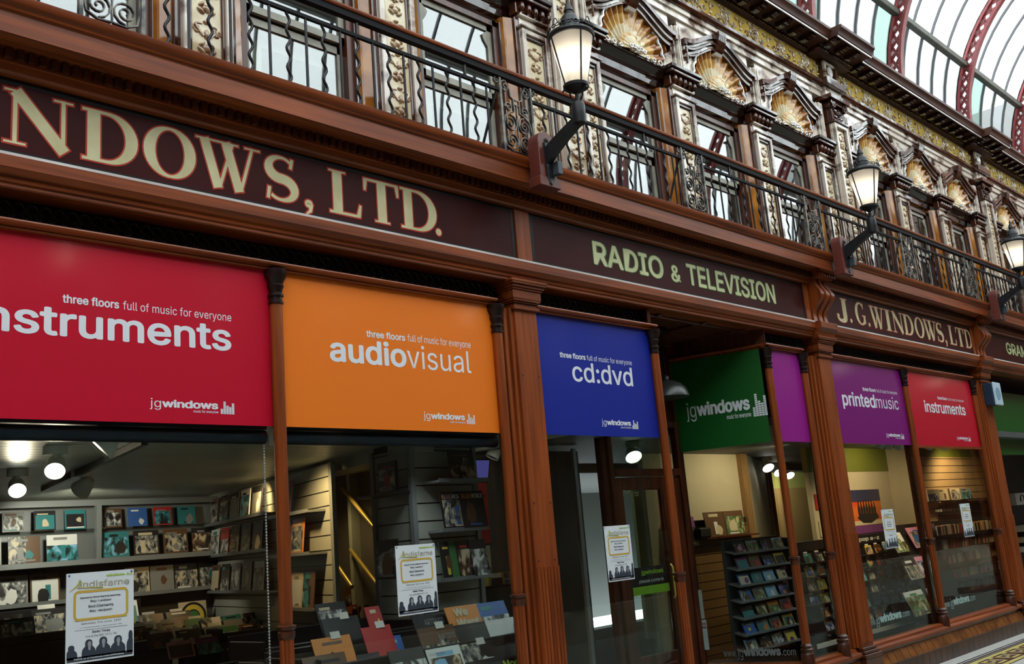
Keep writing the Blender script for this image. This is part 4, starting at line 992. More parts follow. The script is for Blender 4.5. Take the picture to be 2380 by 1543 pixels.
# ------------------------------------------------------------------ interior shell
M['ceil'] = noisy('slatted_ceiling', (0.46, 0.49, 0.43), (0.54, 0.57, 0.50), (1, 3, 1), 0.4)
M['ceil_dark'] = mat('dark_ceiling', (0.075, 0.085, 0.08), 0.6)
M['slat'] = noisy('pale_slatwall', (0.30, 0.31, 0.27), (0.36, 0.37, 0.32), (2, 2, 2), 0.45)
M['slat_tan'] = noisy('tan_slatwall', (0.44, 0.29, 0.14), (0.52, 0.35, 0.18), (2, 2, 2), 0.4)
M['creamwall'] = noisy('cream_wall', (0.46, 0.40, 0.28), (0.52, 0.45, 0.32), (1.5, 1.5, 1.5), 0.7)
M['olive'] = mat('olive_green_band', (0.13, 0.15, 0.015), 0.6)
M['shop_black'] = mat('black_shop_fitting', (0.012, 0.012, 0.013), 0.4)
M['shop_grey'] = mat('grey_metal_shelf', (0.22, 0.24, 0.25), 0.4, 0.3)
M['dkwall'] = mat('dark_back_wall', (0.09, 0.085, 0.072), 0.7)  # plain dark wall colour
M['carpet'] = noisy('dark_carpet', (0.02, 0.022, 0.022), (0.035, 0.037, 0.036), (40, 40, 40), 0.95)
M['brass'] = mat('polished_brass', (0.72, 0.55, 0.14), 0.38, 0.6)
M['pine'] = noisy('stained_pine', (0.22, 0.12, 0.05), (0.34, 0.20, 0.08), (20, 20, 1.5), 0.5)
M['paper'] = mat('white_paper', (0.74, 0.78, 0.82), 0.6)
M['tagpaper'] = mat('price_ticket', (0.62, 0.62, 0.58), 0.6)
M['chrome'] = mat('chrome', (0.6, 0.6, 0.62), 0.2, 1.0)
s_ = MB(); s_.box(-1, 6.45, .2, 7, 0, .02); s_.box(6.4, 8.0, 1.05, 7, 0, .02); s_.box(8.4, 19, .2, 7, 0, .02); tag(s_.build('floor_shop', M['carpet']), kind='structure')
c_ = MB(); y = .16
while y < 6.4: c_.box(-1, 5.9, y, y+.118, 2.392, 2.41, 0); c_.box(-1, 5.9, y+.118, y+.126, 2.40, 2.41, 1); y += .126
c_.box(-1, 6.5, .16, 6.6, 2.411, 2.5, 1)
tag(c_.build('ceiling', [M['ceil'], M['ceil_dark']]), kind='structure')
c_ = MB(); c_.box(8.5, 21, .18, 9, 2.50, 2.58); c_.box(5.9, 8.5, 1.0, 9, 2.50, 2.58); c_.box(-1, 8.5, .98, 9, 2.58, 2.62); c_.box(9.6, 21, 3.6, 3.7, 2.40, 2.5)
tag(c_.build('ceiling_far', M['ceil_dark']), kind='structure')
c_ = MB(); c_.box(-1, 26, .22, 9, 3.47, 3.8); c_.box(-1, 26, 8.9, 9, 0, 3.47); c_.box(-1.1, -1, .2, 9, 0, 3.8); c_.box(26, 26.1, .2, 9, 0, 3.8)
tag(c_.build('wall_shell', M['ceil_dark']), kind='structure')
# lobby: soffit, door screen and side posts
s_ = MB(); s_.box(6.42, 8.40, .10, 1.02, 3.40, 3.46, 0)
for y in (.16, .52, .90): s_.box(6.45, 8.36, y, y+.05, 3.37, 3.402, 0)
for x in (6.75, 7.42, 8.08): s_.box(x, x+.06, .12, 1.0, 3.372, 3.402, 0)
tag(s_.build('ceiling_lobby', M['wood_ceil'], bevel=.004), kind='structure')
dk = MB(); dk.box(6.86, 8.02, .95, 1.0, 2.62, 3.4); along(dk, [(-.03, 3.25), (-.0, 3.25), (-.0, 3.40), (-.03, 3.40)], EL, ER); along(dk, [(-.03, 3.25), (-.0, 3.25), (-.0, 3.40), (-.03, 3.40)], FR, FL)
tag(dk.build('wall_lobby', M['wood_dark']), kind='structure')
transom(EL, ER, 'moulded wooden rail high on the left side of the entrance')
def post(x, y, label, w_=.035):
    tag(MB().box(x-w_, x+w_, y-w_, y+w_, .36, 3.2).build('window_post', M['wood_dark'], at=(x, y, .36), bevel=.006), label, 'post', 'square wooden window posts')
post(8.03, .97, 'square wooden post at the inner end of the green banner')
post(6.84, .97, 'square wooden post left of the shop door')
post(9.10, .10, 'dark square wooden post just left of the pilaster by the magenta banner')
post(11.36, .12, 'dark window post behind the column between the purple and farther red banners', .03)
tag(MB().box(6.53, 6.57, 1.02, 1.05, .3, 2.36).build('window_post', M['shop_grey'], at=(6.55, 1.03, .3)), 'thin grey metal upright seen through the glass under the blue banner', 'post', 'window posts')
# door screen
t = thing('shop_door', (7.44, .95, 0), 'wooden glazed shop door in the entrance, with a green sign', 'door')
d = MB(); X0, X1 = 6.88, 8.0
for a, b in ((X0, X0+.06), (X1-.06, X1)): d.box(a, b, .91, .99, 0, 2.62)
d.box(X0+.06, X1-.06, .91, .99, 2.56, 2.62); d.box(X0+.06, X1-.06, .91, .99, 2.10, 2.17)
d.build('door_frame', M['wood_dark'], t, bevel=.006)
d = MB()
for a, b in ((X0+.065, X0+.18), (X1-.38, X1-.065)): d.box(a, b, .93, .975, .03, 2.095)
d.box(X0+.18, X1-.38, .93, .975, .03, .55); d.box(X0+.18, X1-.38, .93, .975, 1.98, 2.095); d.box(X0+.22, X1-.42, .915, .93, .12, .46)
d.build('leaf', M['wood_dark'], t, bevel=.008)
MB().box(X0+.18, X1-.38, .948, .956, .55, 1.98).build('pane', M['glass'], t)
MB().box(X0+.06, X1-.06, .948, .956, 2.17, 2.56).build('fanlight', M['glass'], t)
MB().tube([(X1-.40, .90, 1.0), (X1-.40, .88, 1.03), (X1-.40, .88, 1.27), (X1-.40, .90, 1.3)], .011, 8).build('handle', M['brass'], t, smooth=60)
g = MB(); g.box(6.70+.35, 7.48+.12, .936, .942, 1.135, 1.30, 0); g.box(6.70+.35, 7.48+.12, .936, .942, 1.065, 1.135, 1)
so = g.build('door_sign', [M['shop_black'], mat('lime_green_print', (.20, .42, .02), .5)], t)
wr = MB(); line(wr, 'jgwindows', 7.20, 7.53, 1.235, 1.275, .9352, .02, True); sub(so, wr, 'lettering', mat('lime_lettering', (.30, .55, .03), .5))
wr = MB(); line(wr, 'please come in', 7.16, 7.52, 1.165, 1.195, .9352, 0, True); sub(so, wr, 'lettering', M['white'])
wr = MB(); line(wr, 'here', 7.02, 7.30, 1.925, 2.005, .9458, -.005); wr.build('lettering', mat('yellowish_lettering', (.25, .25, .12), .6), t)
w_ = MB(); w_.box(5.9, 9.2, 3.4, 3.45, 0, 2.5, 0); tag(w_.build('wall_behind_door', mat('pale_green_wall', (.36, .40, .32), .7)), kind='structure')

# pendant dome lamp in the entrance
t = thing('pendant_lamp', (7.29, .5, 2.755), 'grey enamel dome lamp hanging in the entrance before the green banner', 'lamp')
MB().lathe([(.195, 2.755), (.192, 2.77), (.172, 2.83), (.13, 2.875), (.07, 2.905), (.03, 2.915), (.03, 2.95), (.015, 2.96)], 7.29, .5, 28).build('dome', mat('grey_enamel', (.032, .034, .032), .3), t, smooth=60)
MB().tube([(7.29, .5, 2.955), (7.29, .5, 3.37)], .006, 6).build('flex', M['shop_black'], t)
MB().lathe([(.07, 3.34), (.075, 3.36), (.06, 3.395)], 7.29, .5, 14).build('ceiling_rose', M['shop_black'], t)
MB().blob((7.29, .5, 2.81), .035, .035, .045).build('bulb', M['lampinner'], t, smooth=60)

# room A walls
W0, W1, W2, W3 = (5.62, 5.6), (4.76, 2.09), (4.69, 1.45), (4.635, .94)
def slatwall(name, A, B, z0, z1, m_, step, th=.03, kind='structure', out=0.0):
    mb = MB(); z = z0
    while z < z1-.01:
        along(mb, [(out-th, z), (out, z), (out, min(z+step-.010, z1)), (out-th, min(z+step-.010, z1))], A, B, 0); along(mb, [(out-th, z+step-.010), (out-.012, z+step-.010), (out-.012, min(z+step, z1)), (out-th, min(z+step, z1))], A, B, 1); z += step
    o = mb.build(name, [m_, M['shop_black']])
    return tag(o, kind='structure') if kind else o
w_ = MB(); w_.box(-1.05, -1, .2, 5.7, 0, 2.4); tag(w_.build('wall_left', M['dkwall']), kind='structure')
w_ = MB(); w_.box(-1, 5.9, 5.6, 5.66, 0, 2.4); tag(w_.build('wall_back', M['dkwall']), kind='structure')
slatwall('wall_right', W0, W1, .02, 2.36, M['slat'], .118)
slatwall('wall_display', W2, W3, .02, 2.34, M['slat'], .128)
slatwall('wall_gondola', W3, (5.25, .94), .02, 2.34, M['slat'], .128)
b_ = MB(); along(b_, [(-.2, 2.30), (.02, 2.30), (.02, 2.40), (-.2, 2.40)], W0, W3); tag(b_.build('trim_6', M['slat']), kind='structure')
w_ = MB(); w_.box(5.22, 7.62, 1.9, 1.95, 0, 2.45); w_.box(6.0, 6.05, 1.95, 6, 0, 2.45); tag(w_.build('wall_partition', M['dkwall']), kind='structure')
pn = MB()
for p in (W1, W2, W3, (5.25, .94)): pn.box(p[0]-.02, p[0]+.02, p[1]-.02, p[1]+.02, .02, 2.36)
tag(pn.build('trim_7', M['shop_grey']), kind='structure')
# stair well beyond the gap: pine uprights, shelves of books, brass hand rails
w_ = MB(); w_.box(5.9, 9.5, 6.3, 6.36, 0, 2.5); tag(w_.build('wall_stairs', mat('ochre_wall', (.22, .14, .06), .7)), kind='structure')

# ------------------------------------------------------------------ helpers for goods
PAL = {'black': (.015, .015, .018), 'white': (.70, .71, .70), 'cream': (.58, .50, .34), 'grey': (.22, .23, .23), 'red': (.42, .03, .03), 'orange': (.62, .22, .03), 'yellow': (.68, .52, .06), 'green': (.06, .20, .07), 'blue': (.04, .12, .38), 'sky blue': (.22, .45, .66), 'brown': (.12, .06, .03), 'purple': (.18, .05, .22), 'pink': (.66, .26, .40), 'teal': (.03, .20, .22)}
for k, v in PAL.items(): M['p_'+k] = mat('print_'+k.replace(' ', '_'), v, .35)
def photo_print(name, c1, c2, c3, sc):                  # a blotchy printed picture in three inks
    m_ = mat(name, c1, .32); nt = m_.node_tree; N = nt.nodes; L = nt.links; b = N['Principled BSDF']
    tc = N.new('ShaderNodeTexCoord'); mp = N.new('ShaderNodeMapping'); mp.inputs['Scale'].default_value = (sc, sc*.3, sc*.7); no = N.new('ShaderNodeTexNoise'); no.inputs['Scale'].default_value = 1; no.inputs['Detail'].default_value = 5; no.inputs['Distortion'].default_value = .8
    oi = N.new('ShaderNodeObjectInfo'); cx = N.new('ShaderNodeCombineXYZ'); mu = N.new('ShaderNodeMath'); mu.operation = 'MULTIPLY'; mu.inputs[1].default_value = 40
    cr = N.new('ShaderNodeValToRGB'); e = cr.color_ramp.elements; e[0].position = .40; e[0].color = (*c1, 1); e[1].position = .62; e[1].color = (*c3, 1); k = e.new(.51); k.color = (*c2, 1)
    L.new(oi.outputs['Random'], mu.inputs[0]); L.new(mu.outputs[0], cx.inputs[0]); L.new(mu.outputs[0], cx.inputs[2]); L.new(cx.outputs[0], mp.inputs['Location']); L.new(tc.outputs['Object'], mp.inputs[0]); L.new(mp.outputs[0], no.inputs['Vector']); L.new(no.outputs['Fac'], cr.inputs[0]); L.new(cr.outputs[0], b.inputs['Base Color']); return m_
PHOTO = [photo_print('picture_print', *[PAL[c] for c in t3], sc) for t3, sc in ((('black', 'brown', 'cream'), 16), (('black', 'grey', 'white'), 18), (('brown', 'orange', 'cream'), 14), (('black', 'teal', 'sky blue'), 15), (('black', 'red', 'orange'), 14), (('black', 'grey', 'cream'), 22), (('black', 'blue', 'white'), 16), (('brown', 'green', 'cream'), 15))]
def art(mb, P, U, V, wd, ht, rg, cols, offs, base=1):
    """printed cover: a few blocks, a figure shape and a band, all lying on the sleeve"""
    N = Vector(U).cross(Vector(V)).normalized(); P = Vector(P); U = Vector(U); V = Vector(V)
    def q(a, b, c_, d, m_, e): 
        e = offs*(1+e*.35); mb.add([P+U*wd*a+V*ht*c_+N*e, P+U*wd*b+V*ht*c_+N*e, P+U*wd*b+V*ht*d+N*e, P+U*wd*a+V*ht*d+N*e], [(0, 1, 2, 3)], base+m_)
    k = rg.random()
    if k < .35: q(.0, 1, .0, rg.uniform(.45, .8), 0, 1)
    elif k < .75: q(.06, .94, .06, .78, 0, 1)
    elif k < .85: q(.0, .55, 0, 1, 0, 1)
    n = rg.choice((7, 8, 10)); cx, cz, r = rg.uniform(.3, .7), rg.uniform(.25, .5), rg.uniform(.12, .26)
    vs = [P+U*wd*(cx+r*rg.uniform(.7, 1.15)*math.cos(2*PI*i/n))+V*ht*(cz+r*rg.uniform(.8, 1.5)*math.sin(2*PI*i/n))+N*offs*1.8 for i in range(n)]; mb.add(vs, [tuple(range(n))], base+(0 if k < .5 else 1))
    if rg.random() < .7: a = rg.uniform(.08, .3); q(a, a+rg.uniform(.3, .6), .80, .80+rg.uniform(.05, .12), 1 if rg.random() < .5 else 2, 2)
    if rg.random() < .5: q(rg.uniform(.05, .5), rg.uniform(.55, .95), .06, .12, 2, 2)
    if rg.random() < .4: a = rg.uniform(.2, .6); q(a, a+.18, .1, .6, 2, 2)
def record(name, label, cat, group, P, U, V, wd, ht, th, cols, rg, ticket=False, plain=False):
    """flat sleeve or case standing at P (lower left), U along, V up; cols = sleeve + three inks"""
    P, U, V = Vector(P), Vector(U).normalized(), Vector(V).normalized(); N = U.cross(V).normalized(); mb = MB()
    mb.prism([P, P+U*wd, P+U*wd+V*ht, P+V*ht], -N*th, 0)
    if not plain: art(mb, P, U, V, wd, ht, rg, cols, .0009)
    mats = [M['p_'+c] for c in cols]
    if not plain and rg.random() < .75: mats[1] = rg.choice([PHOTO[i] for i in (0, 1, 5, 1, 5, 3)] if SOMBRE[0] else PHOTO)
    o = mb.build(name, mats, at=P)
    tag(o, label, cat, group)
    if ticket:
        tk = MB(); a = P+U*wd*.2+V*(ht+.004)-N*.006; tk.prism([a, a+U*wd*.5, a+U*wd*.5+V*ht*.16, a+V*ht*.16], -N*.001, 0); sub(o, tk, 'price_ticket', M['tagpaper'])
    return o
COLN = list(PAL)
SOMBRE = [False]
def cols4(rg, first=None):
    f = first or rg.choice(COLN); r = [c for c in (['black', 'grey', 'cream', 'brown', 'white', 'black', 'teal', 'grey'] if SOMBRE[0] else COLN) if c != f]; rg.shuffle(r); return [f]+r[:3]
ORD = ['first', 'second', 'third', 'fourth', 'fifth', 'sixth', 'seventh', 'eighth', 'ninth', 'tenth', 'eleventh', 'twelfth', 'thirteenth', 'fourteenth', 'fifteenth', 'sixteenth', 'seventeenth', 'eighteenth', 'nineteenth', 'twentieth']
def ordn(i): return ORD[i] if i < 20 else '%d%s' % (i+1, 'st' if i % 10 == 0 and i != 10 else 'nd' if i % 10 == 1 and i != 11 else 'rd' if i % 10 == 2 and i != 12 else 'th')
def shelf_board(name, A, B, z, dep, label, m_='shop_grey', th=.018, lip=.0, group='shop shelves'):
    mb = MB(); along(mb, [(0, z-th), (dep, z-th), (dep, z+lip), (dep-.008, z+lip), (dep-.008, z), (0, z)], A, B)
    return tag(mb.build(name, M[m_], at=(A[0], A[1], z)), label, 'shelf', group)

# ------------------------------------------------------------------ event posters taped inside the glass
M['pale_gold'] = mat('pale_gold_ink', (.42, .40, .30), .6); M['ink'] = mat('dark_ink', (.03, .04, .06), .6); M['gold_ink'] = mat('gold_ink', (.62, .40, .06), .5); M['lime_ink'] = mat('lime_ink', (.38, .55, .06), .5); M['grey_ink'] = mat('grey_ink', (.30, .33, .36), .6); M['olive_ink'] = mat('olive_gold_ink', (.42, .40, .10), .6)
def poster(x0, x1, z0, z1, y, label, detail=True):
    t = thing('poster', (x0, y, z0), label, 'poster', 'white event posters taped inside the windows')
    MB().box(x0, x1, y, y+.002, z0, z1).build('sheet', M['paper'], t)
    X = lambda u: lerp(x0, x1, u); Z = lambda v: lerp(z0, z1, v); yy = y-.0006
    k = MB(); line(k, 'windows', X(.58), X(.86), Z(.935), Z(.965), yy, .05)
    for q, h in enumerate((.012, .03, .022, .018, .028)): k.box(X(.875+.022*q), X(.89+.022*q), yy, yy+.0002, Z(.935), Z(.935+h))
    k.build('shop_logo', M['lime_ink'], t)
    k = MB(); line(k, 'indisfarne', X(.20), X(.93), Z(.845), Z(.905), yy, .012, True); k.build('band_name', M['pale_gold'], t)
    k = MB()
    k.tube([(X(.045), yy, Z(.795)), (X(.12), yy, Z(.835)), (X(.18), yy, Z(.885)), (X(.195), yy, Z(.925)), (X(.205), yy, Z(.89)), (X(.19), yy, Z(.85)), (X(.16), yy, Z(.83)), (X(.34), yy, Z(.828)), (X(.53), yy, Z(.818)), (X(.50), yy, Z(.835))], [.0008, .003, .004, .002, .003, .003, .002, .003, .003, .001], 4)
    k.build('flourish', M['olive_ink'], t)
    k = MB(); r = .045; pts = []
    for cx, cz, a in ((.84, .74, 0), (.18, .74, 90), (.18, .52, 180), (.84, .52, 270)):
        for q in range(5): an = math.radians(a+22.5*q); pts.append((X(cx)+.018*math.cos(an), yy, Z(cz)+.018*math.sin(an)))
    k.tube(pts, 0, closed=True, flat=(.0004, .0055)); k.build('gold_frame', M['gold_ink'], t)
    k = MB()
    for s, u0, u1, v0, v1, b in (('Special In Store Signing featuring:', .20, .80, .705, .725, .03), ('Ray Laidlaw', .35, .66, .655, .685, .01), ('Rod Clements', .32, .69, .600, .630, .01), ('Ray Jackson', .34, .67, .545, .575, .01), ('Saturday 3rd June, 1PM', .22, .80, .412, .440, .005), ('1-7 Central Arcade  |  Newcastle NE1 5BP', .20, .82, .375, .392, 0), ('Radio Times', .38, .64, .315, .342, .015), ('Live at the BBC 1971-90', .28, .74, .270, .295, .005)):
        if detail or v1-v0 > .025: line(k, s, X(u0), X(u1), Z(v0), Z(v1), yy, b)
    for v in (.46, .355): k.box(X(.12), X(.90), yy, yy+.0002, Z(v), Z(v+.003))
    k.build('lettering', M['ink'], t)
    k = MB()
    for cx, hh, hw, m_ in ((.08, .20, .085, 0), (.33, .245, .10, 0), (.54, .255, .11, 0), (.76, .25, .11, 0), (.95, .29, .06, 0)):
        a = max(.01, cx-hw); b = min(.99, cx+hw)
        C = lambda u: X(min(.985, max(.015, cx+hw*u)))
        out = [(1.0, 0), (1.02, .30), (.92, .48), (.66, .60), (.50, .66), (.54, .76), (.50, .90), (.36, .98), (.15, 1.02)]
        k.py([(C(-u), Z(.045+(hh-.045)*v)) for u, v in out]+[(C(u), Z(.045+(hh-.045)*v)) for u, v in out[::-1]], yy, yy+.0003)
    k.py([(X(.02), Z(.02)), (X(.98), Z(.02)), (X(.98), Z(.07)), (X(.02), Z(.07))], yy, yy+.0002)
    k.build('silhouettes', M['ink'], t)
    k = MB()
    for cx, hh in ((.34, .205), (.545, .215), (.765, .21)): k.py([(X(cx)+.0085*math.cos(2*PI*q/14), Z(hh-.006)+.0135*math.sin(2*PI*q/14)*(1.15 if math.sin(2*PI*q/14) < 0 else .9)) for q in range(14)], yy-.0004, yy-.0002); k.py([(X(cx)-.004, Z(hh-.075)), (X(cx)+.004, Z(hh-.075)), (X(cx)+.006, Z(hh-.04)), (X(cx)-.006, Z(hh-.04))], yy-.0004, yy-.0002)
    k.build('faces', M['grey_ink'], t)
    k = MB(); line(k, 'Follow us at Facebook.com/JGWindows', X(.12), X(.85), Z(.035), Z(.055), yy-.0006, .02); k.build('footer_lettering', M['white'], t)
    k = MB()
    for u in (.04, .965): k.blob((X(u), yy, Z(.975)), .005, .002, .005)
    k.build('tack', M['p_blue'], t)
    return t
poster(1.858, 2.172, 1.232, 1.628, .080, 'white event poster under the red banner, the leftmost poster')
poster(3.758, 4.066, 1.238, 1.640, .080, 'white event poster under the orange banner')
poster(5.700, 6.004, 1.270, 1.666, .080, 'white event poster under the blue banner')
poster(10.320, 10.617, 1.224, 1.630, .080, 'white event poster under the purple banner', False)
poster(12.512, 12.828, 1.230, 1.627, .080, 'white event poster under the farther red banner, the rightmost poster', False)
# web address on the glass, low on the right-hand windows
M['vinyl'] = mat('etched_vinyl', (.35, .50, .48), .6); M['vinyl_dim'] = mat('grey_vinyl', (.16, .18, .18), .6)
def url(O, U, x0, x1, z0, z1, label, mt):
    k = MB(); W_ = (0, 0, 1); L_ = x1-x0; h = z1-z0
    put_text(k, 'www.', O, U, W_, x0, x0+L_*.19, z0+h*.28, z0+h*.72, -.005); put_text(k, 'jg', O, U, W_, x0+L_*.20, x0+L_*.275, z0, z1*.98+z0*.02, -.01); put_text(k, 'windows', O, U, W_, x0+L_*.285, x0+L_*.80, z0+h*.28, z1, .05); put_text(k, '.com', O, U, W_, x0+L_*.81, x1, z0+h*.28, z0+h*.72, -.005)
    p = Vector(O)+Vector(U)*x0; return tag(k.build('window_lettering', mt, at=(p.x, p.y, z0)), label, 'lettering', 'web addresses stuck on the window glass')
url((0, .0795, 0), XU, 9.62, 10.62, .485, .600, 'web address lettering low on the glass under the purple banner', M['vinyl'])
url((0, .0795, 0), XU, 11.55, 12.50, .465, .585, 'web address lettering low on the glass under the farther red banner', M['vinyl'])
d_ = (Vector((*(8.27, .11), 0))-Vector((*(8.02, .95), 0))); L_ = d_.length; d_ /= L_
url((8.02-.006, .95, 0), d_, .20, .86, .395, .505, 'dim web address lettering low on the side glass of the entrance', M['vinyl_dim'])

# ------------------------------------------------------------------ room A goods
SOMBRE[0] = True
rg = random.Random(11)
# back wall: two glazed record cabinets over a grey ledge, then face-out shelves, black bins below
t = thing('display_cabinet', (3.2, 5.55, 1.77), 'long dark glazed record cabinet along the back wall', 'cabinet')
k = MB(); k.box(1.5, 5.60, 5.30, 5.34, 2.30, 2.36); k.box(1.5, 5.60, 5.22, 5.6, 1.735, 1.785); k.box(1.5, 5.60, 5.56, 5.6, 1.785, 2.30); 
for x in (2.7, 4.235, 5.58): k.box(x-.025, x+.025, 5.28, 5.34, 1.785, 2.30)
k.build('carcass', M['shop_grey'], t)
MB().box(1.5, 5.6, 5.40, 5.58, 2.075, 2.085).build('shelf', M['glass'], t)
def face_out(P, U, V, n, wd, ht, gap, group, where, rg, firsts=None, th=.008, name='record_sleeve', cat='record', ticket=False):
    U = Vector(U).normalized()
    for i in range(n):
        c4 = cols4(rg, firsts[i % len(firsts)] if firsts else None)
        record(name, '%s %s, %s from the left %s' % (c4[0], 'record sleeve' if cat == 'record' else 'CD', ordn(i), where), cat, group, Vector(P)+U*(wd+gap)*i, U, V, wd, ht, th, c4, rg, ticket)
UP = (0, .12, 1)
face_out((2.45, 5.38, 1.79), (1, 0, 0), UP, 2, .27, .27, .03, 'records in the back cabinet', 'in the lower left of the back cabinet', rg, ['grey', 'black'])
face_out((3.08, 5.38, 1.79), (1, 0, 0), UP, 3, .29, .25, .06, 'records in the back cabinet', 'in the lower middle of the back cabinet', rg, ['grey', 'brown', 'white'])
face_out((4.32, 5.38, 1.79), (1, 0, 0), UP, 4, .27, .25, .05, 'records in the back cabinet', 'in the lower right of the back cabinet', rg, ['teal', 'black', 'brown', 'black'])
face_out((3.10, 5.44, 2.087), (1, 0, 0), UP, 4, .20, .19, .09, 'records in the back cabinet', 'on the left cabinet glass shelf', rg, ['black', 'grey', 'black', 'teal'])
face_out((4.34, 5.44, 2.087), (1, 0, 0), UP, 4, .20, .19, .07, 'records in the back cabinet', 'on the right cabinet glass shelf', rg, ['brown', 'blue', 'red', 'teal'])
shelf_board('shelf', (2.2, 5.58), (5.62, 5.58), 1.405, .22, 'long grey ledge shelf on the back wall below the cabinet', lip=.02)
face_out((2.75, 5.38, 1.41), (1, 0, 0), UP, 4, .275, .275, .02, 'records on the back ledge', 'on the back ledge left of the white poster', rg, ['cream', 'cream', 'grey', 'brown'])
face_out((4.55, 5.38, 1.41), (1, 0, 0), UP, 4, .255, .265, .012, 'records on the back ledge', 'on the back ledge right of the white poster', rg, ['cream', 'grey', 'black', 'black'])
def bin_(x0, x1, y0, y1, z, label, h=.12):
    t = thing('record_bin', (x0, y0, .02), label, 'bin', 'black record bins')
    k = MB(); k.box(x0, x1, y0, y1, .02, z-.10); k.box(x0, x1, y1, y1+.02, z-.1, z+h); k.box(x0, x1, y0, y0+.02, z-.1, z-.02)
    for x in (x0, x1-.02): k.box(x, x+.02, y0, y1, z-.1, z+.02)
    k.build('carcass', M['shop_black'], t, bevel=.006)
    return t
b1 = bin_(1.8, 4.6, 4.5, 5.15, 1.20, 'black record bin lettered a-z at the far left', .17)
wr = MB(); line(wr, 'a-z', 3.33, 3.48, 1.283, 1.333, 5.149, .03); wr.build('lettering', M['white'], b1)
wr = MB(); line(wr, 'windows', 3.85, 4.10, 1.335, 1.36, 5.149, .03); wr.build('shop_logo', M['lime_ink'], b1)
face_out((2.10, 4.56, 1.13), (1, 0, 0), (0, .35, 1), 4, .30, .20, .03, 'records in the a-z bin', 'in the a-z bin', rg, ['white', 'red', 'red', 'black'], ticket=True)
face_out((3.42, 4.70, 1.14), (1, 0, 0), (0, .35, 1), 3, .30, .24, .03, 'records in the a-z bin', 'at the right of the a-z bin', rg, ['black', 'grey', 'white'], ticket=True)
b2 = bin_(4.65, 5.5, 3.7, 4.5, 1.05, 'black record bin at the foot of the right-hand slatted wall', .04)
for r_ in range(4):
    face_out((3.95+.07*r_, 4.35-.22*r_, 1.10-.075*r_), (1, 0, 0), (0, .5, 1), 3, .24, .15, .03, 'records in the middle bins', 'in middle bin row %s' % ORD[r_], rg, [['yellow', 'brown', 'black'], ['white', 'cream', 'green'], ['black', 'black', 'grey'], ['pink', 'purple', 'black']][r_], ticket=True)
    face_out((4.70+.05*r_, 4.1-.22*r_, 1.02-.085*r_), (1, 0, 0), (0, .5, 1), 3, .20, .15, .02, 'records in the right bins', 'in right bin row %s, by the bead chain' % ORD[r_], rg, [['white', 'teal', 'brown'], ['green', 'brown', 'black'], ['pink', 'black', 'red'], ['black', 'teal', 'grey']][r_])
# framed round emblem sleeve propped at the back
o = record('record_sleeve', 'white record sleeve with a round black and yellow disc design, right of the white poster', 'record', None, (5.12, 5.36, .975), (1, 0, 0), UP, .31, .305, .012, ['cream', 'black', 'black', 'black'], rg, plain=True)
def disc(cx, cz, y, r, m_, nm, parent, n=32):
    k = MB(); k.prism([(cx+r*math.cos(2*PI*i/n), y+.12*(cz+r*math.sin(2*PI*i/n)-.975), cz+r*math.sin(2*PI*i/n)) for i in range(n)], (0, -.001, 0)); return sub(parent, k, nm, m_)
disc(5.275, 1.125, 5.356, .145, M['p_black'], 'black_disc', o); disc(5.275, 1.125, 5.3545, .12, M['p_yellow'], 'yellow_ring', o); disc(5.275, 1.125, 5.353, .072, M['p_black'], 'inner_disc', o); disc(5.275, 1.125, 5.3515, .06, M['p_green'], 'centre_spot', o)
# right-hand slatted wall: three ledges of face-out sleeves and the lit end
dW = (Vector((*W1, 0))-Vector((*W0, 0))); LW = dW.length; dW /= LW; nW = Vector((dW.y, -dW.x, 0))
def onW(s, o_, z): p = Vector((*W0, 0))+dW*s+nW*o_; return Vector((p.x, p.y, z))
for k_, (z, fs, wh) in enumerate(((2.06, ['brown', 'black', 'black', 'white', 'black'], 'on the top ledge of the right-hand slatted wall'), (1.73, ['white', 'red', 'black', 'black', 'black'], 'on the middle ledge of the right-hand slatted wall'), (1.36, ['brown', 'black', 'grey', 'grey', 'white'], 'on the lower ledge of the right-hand slatted wall'))):
    a, b = onW(.15, 0, z), onW(2.25, 0, z); shelf_board('shelf', (a.x, a.y), (b.x, b.y), z, .12, 'grey ledge '+wh.replace('on the ', '').replace(' ledge of', ', along'), lip=.012)
    face_out(onW(.25, .09, z+.002), dW, (-.10*nW.x, -.10*nW.y, 1), 5, .30, .27, .07, 'records on the right-hand slatted wall', wh, rg, fs)
for k_, (z, wd, fs, wh) in enumerate(((2.0, .34, ['purple'], 'on the top shelf of the lit slatted wall'), (1.66, .30, ['brown', 'orange'], 'on the second shelf of the lit slatted wall'), (1.22, .26, ['pink', 'cream', 'brown'], 'on the low shelf of the lit slatted wall'))):
    a, b = onW(2.45, 0, z), onW(3.45, 0, z); shelf_board('shelf', (a.x, a.y), (b.x, b.y), z, .16, 'grey shelf '+wh.replace('on the ', '').replace(' shelf of', ', along'), lip=.01)
    face_out(onW(2.55, .11, z+.002), dW, (-.10*nW.x, -.10*nW.y, 1), len(fs), wd, .29, .02, 'records on the lit slatted wall', wh, rg, fs)
